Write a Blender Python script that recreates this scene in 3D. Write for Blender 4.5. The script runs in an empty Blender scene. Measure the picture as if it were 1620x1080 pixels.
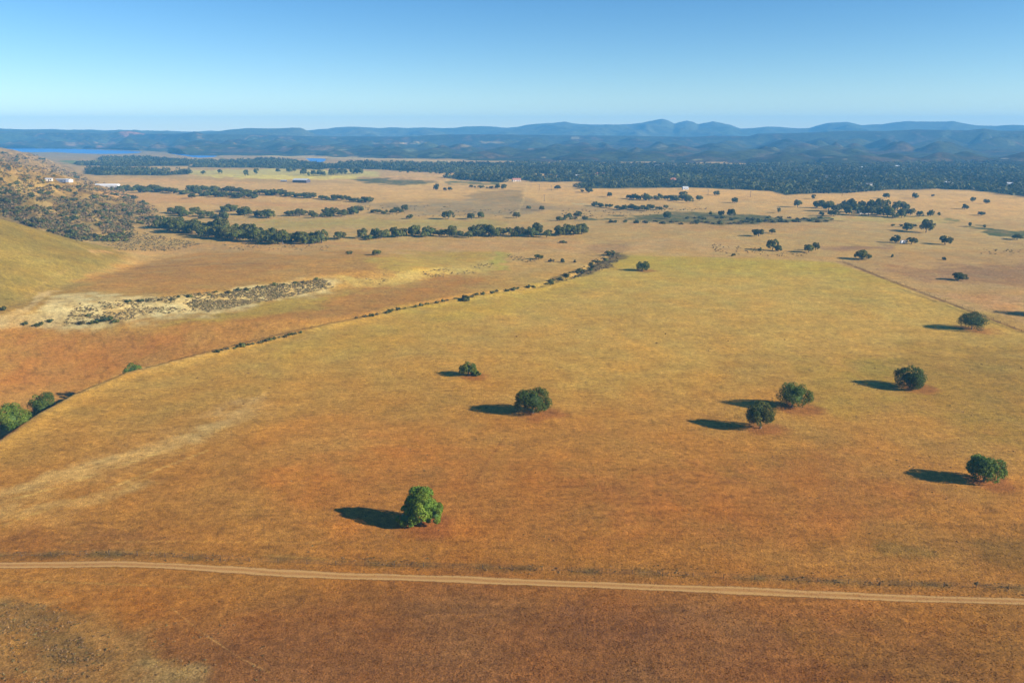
import bpy, bmesh, math, random
import numpy as np
from mathutils import Vector

# ------------------------------------------------------------------ camera, sky, sun, exposure
sc = bpy.context.scene
COL = sc.collection
CAM_H = 100.0                       # metres of the drone above the field
FPX = 1260.0                        # focal length in photo pixels (28 mm on a 36 mm wide frame)
PITCH = math.atan(335.0 / FPX)      # the horizon lies 335 px above the picture centre
cam_d = bpy.data.cameras.new("camera")
cam_d.sensor_width = 36.0
cam_d.lens = 28.0
cam_d.clip_start = 1.0
cam_d.clip_end = 120000.0
cam = bpy.data.objects.new("camera", cam_d)
cam.location = (0, 0, CAM_H)
cam.rotation_euler = (math.pi / 2 - PITCH, 0, 0)
COL.objects.link(cam)
sc.camera = cam

SUN_EL = math.radians(22.6)
SUN_AZ = math.radians(-17.0)        # direction to the sun, measured from +X
sun_dir = Vector((math.cos(SUN_AZ) * math.cos(SUN_EL), math.sin(SUN_AZ) * math.cos(SUN_EL), math.sin(SUN_EL)))

world = bpy.data.worlds.new("World")
sc.world = world
world.use_nodes = True
wn = world.node_tree
for n in list(wn.nodes):
    wn.nodes.remove(n)
sky = wn.nodes.new("ShaderNodeTexSky")
sky.sky_type = 'NISHITA'
sky.sun_disc = False
sky.sun_elevation = SUN_EL
sky.sun_rotation = math.pi / 2 - SUN_AZ
sky.altitude = 300.0
sky.air_density = 0.8
sky.dust_density = 0.0
sky.ozone_density = 3.0
hsv = wn.nodes.new("ShaderNodeHueSaturation")
hsv.inputs["Saturation"].default_value = 1.27
bg = wn.nodes.new("ShaderNodeBackground")
bg.inputs["Strength"].default_value = 0.068
wo = wn.nodes.new("ShaderNodeOutputWorld")
wn.links.new(sky.outputs[0], hsv.inputs["Color"])
wn.links.new(hsv.outputs[0], bg.inputs["Color"])
wn.links.new(bg.outputs[0], wo.inputs["Surface"])

sun_l = bpy.data.lights.new("sun", 'SUN')
sun_l.energy = 5.0
sun_l.angle = math.radians(0.55)
sun_l.color = (1.0, 0.91, 0.80)
sun_o = bpy.data.objects.new("sun", sun_l)
sun_o.rotation_euler = (-sun_dir).to_track_quat('-Z', 'Y').to_euler()
sun_o.location = (300, -100, 400)
COL.objects.link(sun_o)

sc.view_settings.view_transform = 'Standard'
sc.view_settings.look = 'None'
sc.view_settings.gamma = 1.0
sc.view_settings.exposure = 1.05
sc.view_settings.use_curve_mapping = False
sc.render.engine = 'CYCLES'
sc.cycles.use_denoising = True
sc.cycles.max_bounces = 6
sc.cycles.diffuse_bounces = 2
sc.cycles.volume_bounces = 1
sc.cycles.transparent_max_bounces = 8

# ------------------------------------------------------------------ numpy helpers
#NP-BEGIN
_perm = np.random.RandomState(11).permutation(4096)
_gang = np.random.RandomState(12).rand(4096) * 2 * np.pi
_gx, _gy = np.cos(_gang), np.sin(_gang)

def perlin(x, y):
    x = np.asarray(x, dtype=np.float64); y = np.asarray(y, dtype=np.float64)
    xi = np.floor(x).astype(np.int64); yi = np.floor(y).astype(np.int64)
    xf = x - xi; yf = y - yi
    u = xf * xf * xf * (xf * (xf * 6 - 15) + 10); v = yf * yf * yf * (yf * (yf * 6 - 15) + 10)
    def g(ix, iy, dx, dy):
        h = _perm[(_perm[ix & 4095] + iy) & 4095]
        return _gx[h] * dx + _gy[h] * dy
    a = g(xi, yi, xf, yf); b = g(xi + 1, yi, xf - 1, yf)
    c = g(xi, yi + 1, xf, yf - 1); d = g(xi + 1, yi + 1, xf - 1, yf - 1)
    return (a + (b - a) * u) * (1 - v) + (c + (d - c) * u) * v     # about -0.7 .. 0.7

def fbm(x, y, octaves=4, gain=0.5):
    s = 0; a = 1.0; f = 1.0
    for i in range(octaves):
        s = s + a * perlin(x * f + 17.3 * i, y * f - 9.1 * i)
        a *= gain; f *= 2.03
    return s

def ridged(x, y, octaves=4, gain=0.5):
    s = 0; a = 1.0; f = 1.0; w = 1.0
    for i in range(octaves):
        n = 1.06 - np.sqrt(perlin(x * f + 31.7 * i, y * f + 5.9 * i) ** 2 + 0.012) * 1.7
        n = np.clip(n, 0, 1) ** 2
        s = s + a * n * w
        w = np.clip(n * 1.4, 0, 1)
        a *= gain; f *= 2.1
    return s

def sst(a, b, x):
    t = np.clip((x - a) / (b - a), 0, 1)
    return t * t * (3 - 2 * t)

CP, SP = math.cos(PITCH), math.sin(PITCH)

def ray(u, v):
    dx = (np.asarray(u, float) - 810) / FPX; dy = -(np.asarray(v, float) - 540) / FPX
    return dx, CP + dy * SP, -SP + dy * CP

def gp(u, v, z=0.0):
    dx, dy, dz = ray(u, v)
    t = (z - CAM_H) / dz
    return dx * t, dy * t

def project(x, y, z):
    yy = y * CP - (z - CAM_H) * SP        # depth along the axis
    zz = y * SP + (z - CAM_H) * CP
    yy = np.where(yy < 1, 1e9, yy)
    return 810 + FPX * x / yy, 540 - FPX * zz / yy

def seg_dist(px, py, ax, ay, bx, by):
    dx, dy = bx - ax, by - ay
    L = dx * dx + dy * dy + 1e-12
    t = np.clip(((px - ax) * dx + (py - ay) * dy) / L, 0, 1)
    return np.hypot(px - ax - t * dx, py - ay - t * dy), t

def line_dist(px, py, pts):
    """distance to an open line, sign + to the left of its run, and the share of the run (0..1)"""
    best = np.full(px.shape, 1e18); sg = np.zeros(px.shape); par = np.zeros(px.shape)
    n = len(pts) - 1
    for i in range(n):
        (ax, ay), (bx, by) = pts[i], pts[i + 1]
        d, t = seg_dist(px, py, ax, ay, bx, by)
        m = d < best
        cr = (bx - ax) * (py - ay) - (by - ay) * (px - ax)
        best = np.where(m, d, best); sg = np.where(m, np.sign(cr), sg); par = np.where(m, (i + t) / n, par)
    return best * sg, par

def poly_sd(px, py, pts):
    """signed distance to a closed outline, + inside"""
    best = np.full(px.shape, 1e18); ins = np.zeros(px.shape, bool)
    n = len(pts)
    for i in range(n):
        (ax, ay), (bx, by) = pts[i], pts[(i + 1) % n]
        d, _ = seg_dist(px, py, ax, ay, bx, by)
        best = np.minimum(best, d)
        if ay != by:
            c = ((ay > py) != (by > py)) & (px < (bx - ax) * (py - ay) / (by - ay) + ax)
            ins ^= c
    return np.where(ins, best, -best)

# ------------------------------------------------------------------ terrain height
def flat(pts):
    return [tuple(float(q) for q in gp(u, v)) for u, v in pts]

GULLY = flat([(-330, 890), (-120, 775), (0, 699), (60, 655), (120, 622), (200, 588), (340, 555), (480, 522), (620, 491), (740, 470),
              (850, 455), (915, 436), (945, 418), (985, 398)])
_hill2_px = [(-120, 384), (60, 388), (150, 376), (215, 360), (246, 347), (250, 336), (230, 320), (204, 308), (188, 300), (150, 288),
             (132, 276), (118, 267), (98, 259), (50, 250)]
HILL2 = [(-1500.0, 700.0)] + flat(_hill2_px) + [(-3200.0, 2900.0)]
LAKES_PX = [[(20, 231), (70, 234), (120, 235.5), (160, 237), (205, 238.5), (226, 240), (215, 242.3), (170, 243.5), (120, 242.3), (90, 240.5), (55, 240.5), (0, 240)],
            [(272, 241.8), (310, 242.5), (336, 243.5), (347, 245), (338, 248), (318, 249.3), (300, 247.5), (285, 245), (272, 243.5)],
            [(484, 250), (500, 250), (517, 251), (512, 255), (504, 256.6), (494, 255.5), (487, 253)]]
LAKES = [flat(p) for p in LAKES_PX]
BANK = flat([(-140, 528), (0, 515), (100, 502), (250, 492), (400, 470), (530, 453), (640, 442), (790, 424)])
WATER_Z = -1.2
def height(x, y):
    x = np.asarray(x, float); y = np.asarray(y, float)
    r = np.hypot(x, y)
    z = 1.3 * fbm(x / 140.0, y / 140.0, 3) * sst(60, 250, r) * (1 - sst(3000, 4200, r))
    z = z + 5.0 * perlin(x / 520.0 + 3.3, y / 520.0) * sst(350, 900, r) * (1 - sst(1500, 2600, r))
    # yellow hill
    dl = -(x + 288.0 + 8 * perlin(x / 90.0, y / 90.0)) 
    h1 = 0.42 * (np.sqrt(np.clip(dl + 12, 0, None) ** 2 + 160) - 12.65)
    h1 = np.where(h1 > 0, h1, 0); h1 = 60 * (1 - np.exp(-h1 / 60.0)) * 1.12
    z = z + h1 * (1 - sst(568, 690, y + 0.25 * (x + 288))) * sst(150, 420, y)
    # scrub hill
    m = (x < -150) & (y > 450) & (y < 3300)
    if m.any():
        xm, ym = x[m], y[m]
        d = poly_sd(xm, ym, HILL2)
        wob = 22 * fbm(xm / 120.0, ym / 150.0, 3)
        d = np.clip(d + wob * sst(0, 60, d), 0, None)
        h = 77 * (1 - np.exp(-(d / 190.0) ** 1.25))
        h = h + (ridged(xm / 170.0, ym / 260.0, 3) - 0.7) * 15 * sst(10, 110, d)
        z[m] = z[m] + np.clip(h, 0, None)
    # eroded bank left of the gully
    m = (r < 900) & (x < 60) & (y > 330)
    if m.any():
        d, par = line_dist(x[m], y[m], BANK)
        z[m] = z[m] + 5.5 * sst(-14, 18, d + 5 * fbm(x[m] / 30.0, y[m] / 30.0, 3)) * (1 - sst(50, 210, d)) * sst(0.02, 0.2, par) * (1 - sst(0.85, 1.0, par))
    # gully beyond the field's left edge
    m = (r < 900) & (x < 260) & (y > 60)
    if m.any():
        d, par = line_dist(x[m], y[m], GULLY)          # + is beyond the edge
        lf = 1 - sst(0.37, 0.60, par)
        dep = 15.0 * lf + 1.3 * sst(0.1, 0.5, par) * (1 - sst(0.9, 1.0, par))
        wid = 120.0 * lf + 9.0
        dd = d + 0.5 * fbm(x[m] / 6.0, y[m] / 6.0, 2)
        prof = sst(-0.6, 2.5 + 6 * lf, dd) * (1 - sst(4 + 27 * lf, wid + 30 * lf, dd))
        lip = 0.9 * np.exp(-((dd + 2.5) / 4.0) ** 2) * (1 - sst(0.7, 0.95, par))
        z[m] = z[m] - dep * prof + lip
    # lake beds
    for L in LAKES:
        xs = [q[0] for q in L]; ys = [q[1] for q in L]
        m = (x > min(xs) - 80) & (x < max(xs) + 80) & (y > min(ys) - 300) & (y < max(ys) + 300)
        if m.any():
            z[m] = z[m] - 5.0 * sst(-20, 40, poly_sd(x[m], y[m], L))
    return z

def hit(u, v, lift=0.0):
    """where the sight line through photo pixel (u, v) meets the ground"""
    u = np.atleast_1d(np.asarray(u, float)); v = np.atleast_1d(np.asarray(v, float))
    dx, dy, dz = ray(u, v)
    T = 100.0 * (60.0 ** np.linspace(0, 1, 420))
    X = dx[:, None] * T; Y = dy[:, None] * T; Z = CAM_H + dz[:, None] * T
    g = height(X, Y)
    below = Z < g
    i = np.where(below.any(1), below.argmax(1), len(T) - 1)
    i = np.maximum(i, 1)
    lo, hi = T[i - 1], T[i]
    for _ in range(14):
        mid = (lo + hi) / 2
        b = CAM_H + dz * mid < height(dx * mid, dy * mid)
        hi = np.where(b, mid, hi); lo = np.where(b, lo, mid)
    x, y = dx * hi, dy * hi
    return x, y, height(x, y)
#NP-END

# ------------------------------------------------------------------ materials
def new_mat(name):
    m = bpy.data.materials.new(name); m.use_nodes = True
    nt = m.node_tree
    for n in list(nt.nodes): nt.nodes.remove(n)
    out = nt.nodes.new("ShaderNodeOutputMaterial")
    return m, nt, out

def N(nt, kind, **kw):
    n = nt.nodes.new("ShaderNode" + kind)
    for k, v in kw.items():
        if hasattr(n, k) and not k[0].isupper(): setattr(n, k, v)
        else: n.inputs[k.replace("_", " ")].default_value = v
    return n

def attr_mat(name, scales, amps, stretch=None, rough=0.95, bump=0.0, bump_scale=1.0):
    """colour from the mesh's own Col attribute, broken up by noise at several sizes (metres)"""
    m, nt, out = new_mat(name)
    a = N(nt, "Attribute", attribute_name="Col")
    tc = N(nt, "TexCoord")
    cur = a.outputs["Color"]
    for i, (s, k) in enumerate(zip(scales, amps)):
        mp = N(nt, "Mapping")
        mp.inputs["Scale"].default_value = (stretch[i] if stretch else (1, 1, 1))
        mp.inputs["Location"].default_value = (13.7 * i, 7.1 * i, 0)
        nt.links.new(tc.outputs["Object"], mp.inputs["Vector"])
        no = N(nt, "TexNoise", Scale=1.0 / s, Detail=3.0, Roughness=0.65)
        nt.links.new(mp.outputs[0], no.inputs["Vector"])
        mr = N(nt, "MapRange"); mr.inputs["From Min"].default_value = 0.25; mr.inputs["From Max"].default_value = 0.75
        mr.inputs["To Min"].default_value = 1 - k; mr.inputs["To Max"].default_value = 1 + k
        nt.links.new(no.outputs["Fac"], mr.inputs["Value"])
        mx = N(nt, "VectorMath", operation='MULTIPLY')
        nt.links.new(cur, mx.inputs[0]); nt.links.new(mr.outputs[0], mx.inputs[1])
        cur = mx.outputs[0]
    b = N(nt, "BsdfPrincipled", Roughness=rough)
    b.inputs["Specular IOR Level"].default_value = 0.08
    nt.links.new(cur, b.inputs["Base Color"])
    if bump > 0:
        no = N(nt, "TexNoise", Scale=1.0 / bump_scale, Detail=4.0, Roughness=0.7)
        nt.links.new(tc.outputs["Object"], no.inputs["Vector"])
        bp = N(nt, "Bump", Strength=1.0, Distance=bump)
        nt.links.new(no.outputs["Fac"], bp.inputs["Height"])
        nt.links.new(bp.outputs[0], b.inputs["Normal"])
    nt.links.new(b.outputs[0], out.inputs["Surface"])
    return m

def plain_mat(name, rgb, rough=0.8, var=0.15, scale=0.5, spec=0.2):
    m, nt, out = new_mat(name)
    tc = N(nt, "TexCoord"); no = N(nt, "TexNoise", Scale=scale, Detail=4.0)
    nt.links.new(tc.outputs["Object"], no.inputs["Vector"])
    mr = N(nt, "MapRange"); mr.inputs["To Min"].default_value = 1 - var; mr.inputs["To Max"].default_value = 1 + var
    nt.links.new(no.outputs["Fac"], mr.inputs["Value"])
    mx = N(nt, "VectorMath", operation='MULTIPLY'); mx.inputs[0].default_value = rgb
    nt.links.new(mr.outputs[0], mx.inputs[1])
    b = N(nt, "BsdfPrincipled", Roughness=rough); b.inputs["Specular IOR Level"].default_value = spec
    nt.links.new(mx.outputs[0], b.inputs["Base Color"])
    nt.links.new(b.outputs[0], out.inputs["Surface"])
    return m

def leaf_mat(name):
    m, nt, out = new_mat(name)
    a = N(nt, "Attribute", attribute_name="Col")
    oi = N(nt, "ObjectInfo")
    mr = N(nt, "MapRange"); mr.inputs["To Min"].default_value = 0.72; mr.inputs["To Max"].default_value = 1.3
    nt.links.new(oi.outputs["Random"], mr.inputs["Value"])
    mx = N(nt, "VectorMath", operation='MULTIPLY')
    nt.links.new(a.outputs["Color"], mx.inputs[0]); nt.links.new(mr.outputs[0], mx.inputs[1])
    d = N(nt, "BsdfPrincipled", Roughness=0.6); d.inputs["Specular IOR Level"].default_value = 0.10
    t = N(nt, "BsdfTranslucent")
    nt.links.new(mx.outputs[0], d.inputs["Base Color"]); nt.links.new(mx.outputs[0], t.inputs["Color"])
    ms = N(nt, "MixShader", Fac=0.22)
    nt.links.new(d.outputs[0], ms.inputs[1]); nt.links.new(t.outputs[0], ms.inputs[2])
    nt.links.new(ms.outputs[0], out.inputs["Surface"])
    return m

M_GROUND = attr_mat("dry_grass_ground", [0.35, 1.6, 7.0, 2.2], [0.48, 0.36, 0.18, 0.07],
                    [(1, 1, 1), (0.9, 1, 1), (0.7, 1.1, 1), (0.15, 1.4, 1)], bump=0.26, bump_scale=0.75)
M_HILL = attr_mat("chaparral_hillside", [16.0, 45.0, 160.0], [0.75, 0.4, 0.15], None, bump=3.0, bump_scale=14.0)
M_MOUNT = attr_mat("mountain_forest", [60.0, 300.0], [0.35, 0.2], None, bump=6.0, bump_scale=60.0)
M_LEAF = leaf_mat("foliage")
M_BARK = plain_mat("oak_bark", (0.16, 0.13, 0.10), 0.9, 0.3, 3.0)
M_PALEBARK = plain_mat("pale_bark", (0.40, 0.36, 0.31), 0.85, 0.2, 3.0)
M_POST = plain_mat("weathered_post", (0.07, 0.055, 0.045), 0.9, 0.3, 4.0)
M_WIRE = plain_mat("fence_wire", (0.10, 0.09, 0.085), 0.6, 0.1, 4.0)
M_WHITE = plain_mat("white_paint", (0.78, 0.77, 0.74), 0.6, 0.06, 0.4)
M_CREAM = plain_mat("cream_stucco", (0.62, 0.55, 0.45), 0.85, 0.08, 0.4)
M_BLUEGREY = plain_mat("blue_grey_siding", (0.16, 0.18, 0.23), 0.7, 0.1, 0.4)
M_DARKWALL = plain_mat("dark_barn_boards", (0.075, 0.065, 0.075), 0.8, 0.2, 0.6)
M_TILE = plain_mat("terracotta_roof", (0.42, 0.17, 0.11), 0.8, 0.2, 0.7)
M_GREYROOF = plain_mat("pale_metal_roof", (0.50, 0.50, 0.49), 0.45, 0.1, 0.3, 0.5)
M_DARKROOF = plain_mat("shingle_roof", (0.12, 0.11, 0.10), 0.85, 0.2, 0.6)
M_GLASS = plain_mat("window_glass", (0.03, 0.04, 0.05), 0.12, 0.05, 0.4, 0.6)
M_TYRE = plain_mat("rubber", (0.03, 0.03, 0.03), 0.8, 0.1, 2.0)

# ------------------------------------------------------------------ mesh helpers
def mesh_np(name, V, F, mat, col=None, smooth=False, mats=None, midx=None):
    """V (n,3), F (m,k) with k = 3 or 4"""
    V = np.asarray(V, np.float32); F = np.asarray(F, np.int32)
    me = bpy.data.meshes.new(name)
    me.vertices.add(len(V)); me.vertices.foreach_set("co", V.ravel())
    k = F.shape[1]
    me.loops.add(F.size); me.loops.foreach_set("vertex_index", F.ravel())
    me.polygons.add(len(F)); me.polygons.foreach_set("loop_start", np.arange(0, F.size, k, dtype=np.int32))
    try: me.polygons.foreach_set("loop_total", np.full(len(F), k, np.int32))
    except Exception: pass
    if smooth: me.polygons.foreach_set("use_smooth", np.ones(len(F), bool))
    if col is not None:
        at = me.attributes.new("Col", 'FLOAT_COLOR', 'POINT')
        c4 = np.ones((len(V), 4), np.float32); c4[:, :3] = col
        at.data.foreach_set("color", c4.ravel())
    for mm in (mats or [mat]): me.materials.append(mm)
    if midx is not None: me.polygons.foreach_set("material_index", np.asarray(midx, np.int32))
    me.update(calc_edges=True); me.validate()
    return me

def put(name, me, parent=None, loc=(0, 0, 0), rz=0.0, scale=(1, 1, 1)):
    o = bpy.data.objects.new(name, me); COL.objects.link(o)
    o.location = loc; o.rotation_euler = (0, 0, rz); o.scale = scale
    if parent is not None: o.parent = parent
    return o

def tag(o, label=None, cat=None, group=None, kind=None):
    if label: o["label"] = label
    if cat: o["category"] = cat
    if group: o["group"] = group
    if kind: o["kind"] = kind
    return o

def root(name, loc, rz=0.0, scale=(1, 1, 1)):
    return put(name, None, None, loc, rz, scale)

class MB:
    """collects boxes, tubes and loose faces into one mesh"""
    def __init__(s): s.v = []; s.f = []
    def box(s, x0, x1, y0, y1, z0, z1):
        b = len(s.v)
        s.v += [(x0, y0, z0), (x1, y0, z0), (x1, y1, z0), (x0, y1, z0), (x0, y0, z1), (x1, y0, z1), (x1, y1, z1), (x0, y1, z1)]
        s.f += [tuple(b + i for i in q) for q in ((3, 2, 1, 0), (4, 5, 6, 7), (0, 1, 5, 4), (1, 2, 6, 5), (2, 3, 7, 6), (3, 0, 4, 7))]
        return s
    def tube(s, pts, rad, n=6):
        b = len(s.v)
        P = [Vector(p) for p in pts]
        for i, p in enumerate(P):
            d = (P[min(i + 1, len(P) - 1)] - P[max(i - 1, 0)]).normalized()
            a = d.orthogonal().normalized(); c = d.cross(a)
            for k in range(n):
                t = 2 * math.pi * k / n
                s.v.append(tuple(p + (a * math.cos(t) + c * math.sin(t)) * rad[i]))
        for i in range(len(P) - 1):
            for k in range(n):
                s.f.append((b + i * n + k, b + i * n + (k + 1) % n, b + (i + 1) * n + (k + 1) % n, b + (i + 1) * n + k))
        s.f.append(tuple(b + k for k in reversed(range(n)))); s.f.append(tuple(b + (len(P) - 1) * n + k for k in range(n)))
        return s
    def add(s, vs, fs):
        b = len(s.v); s.v += list(vs); s.f += [tuple(b + i for i in f) for f in fs]; return s
    def mesh(s, name, mat):
        me = bpy.data.meshes.new(name); me.from_pydata(s.v, [], s.f); me.materials.append(mat); me.update(); return me
    def put(s, name, mat, parent=None, **kw): return put(name, s.mesh(name, mat), parent, **kw)

# ------------------------------------------------------------------ ground colours
LIGHT = np.array([1.37, 1.38, 2.25])          # what a level white sheet would show under this sun and sky
def srgb(c):
    c = np.asarray(c, float) / 255.0
    return np.where(c <= 0.04045, c / 12.92, ((c + 0.055) / 1.055) ** 2.4)
def alb(c): return np.clip(srgb(c) / LIGHT, 0, 0.85)

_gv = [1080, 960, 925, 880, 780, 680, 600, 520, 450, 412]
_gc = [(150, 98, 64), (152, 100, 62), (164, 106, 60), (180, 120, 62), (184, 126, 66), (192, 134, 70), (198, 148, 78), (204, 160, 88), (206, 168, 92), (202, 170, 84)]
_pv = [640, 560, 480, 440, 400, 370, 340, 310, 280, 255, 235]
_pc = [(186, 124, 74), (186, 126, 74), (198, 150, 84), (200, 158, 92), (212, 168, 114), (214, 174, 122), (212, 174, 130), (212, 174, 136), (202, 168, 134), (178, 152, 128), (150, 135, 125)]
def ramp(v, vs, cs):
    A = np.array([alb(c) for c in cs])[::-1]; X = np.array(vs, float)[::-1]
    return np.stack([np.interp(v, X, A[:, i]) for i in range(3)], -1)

FIELD_PX = [(-900, 1080), (-330, 890), (-120, 775), (0, 699), (60, 655), (120, 622), (200, 588), (340, 555), (480, 522), (620, 491), (740, 470), (850, 455),
            (915, 436), (960, 424), (985, 404), (1100, 406), (1250, 411), (1320, 415), (1400, 442), (1500, 480), (1620, 526), (2100, 720), (2600, 1080)]
FOREST_PX = [[(905, 299), (1000, 298), (1090, 297), (1150, 299), (1215, 302), (1245, 309), (1290, 306), (1330, 306), (1395, 301), (1480, 299), (1540, 301),
              (1620, 311), (1800, 320), (1800, 255), (1620, 258), (1300, 260), (1100, 262), (900, 259), (760, 260), (640, 259), (560, 258), (520, 262), (430, 252),
              (400, 254), (430, 262), (520, 267), (600, 268), (640, 271), (700, 273), (745, 275), (780, 280), (850, 288), (880, 288), (915, 287), (925, 293)],
             [(150, 251), (230, 249.5), (262, 252), (300, 255), (350, 255), (430, 254.5), (520, 264), (400, 260), (330, 258.5), (230, 254), (160, 254)],
             [(112, 259), (200, 256), (290, 259), (300, 262.5), (200, 263.5), (125, 262)], [(180, 255.5), (300, 257.5), (330, 260), (190, 258.5)], [(300, 262.5), (400, 261), (520, 266), (510, 268.5), (400, 265.5), (300, 265)],
             [(130, 275), (140, 267), (205, 268), (250, 271), (300, 272), (300, 276), (260, 278), (200, 277), (160, 278)],
             [(700, 281), (740, 279), (770, 281), (795, 282), (800, 288), (770, 287), (735, 284)]]
CLEAR_PX = [[(842, 275), (856, 274.5), (888, 278.5), (886, 282), (862, 281), (842, 279)], [(938, 272), (962, 274), (958, 279), (940, 278)],
            [(1048, 281), (1072, 283), (1068, 288), (1050, 287)], [(1490, 287), (1512, 289), (1505, 295), (1492, 294)]]

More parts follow.
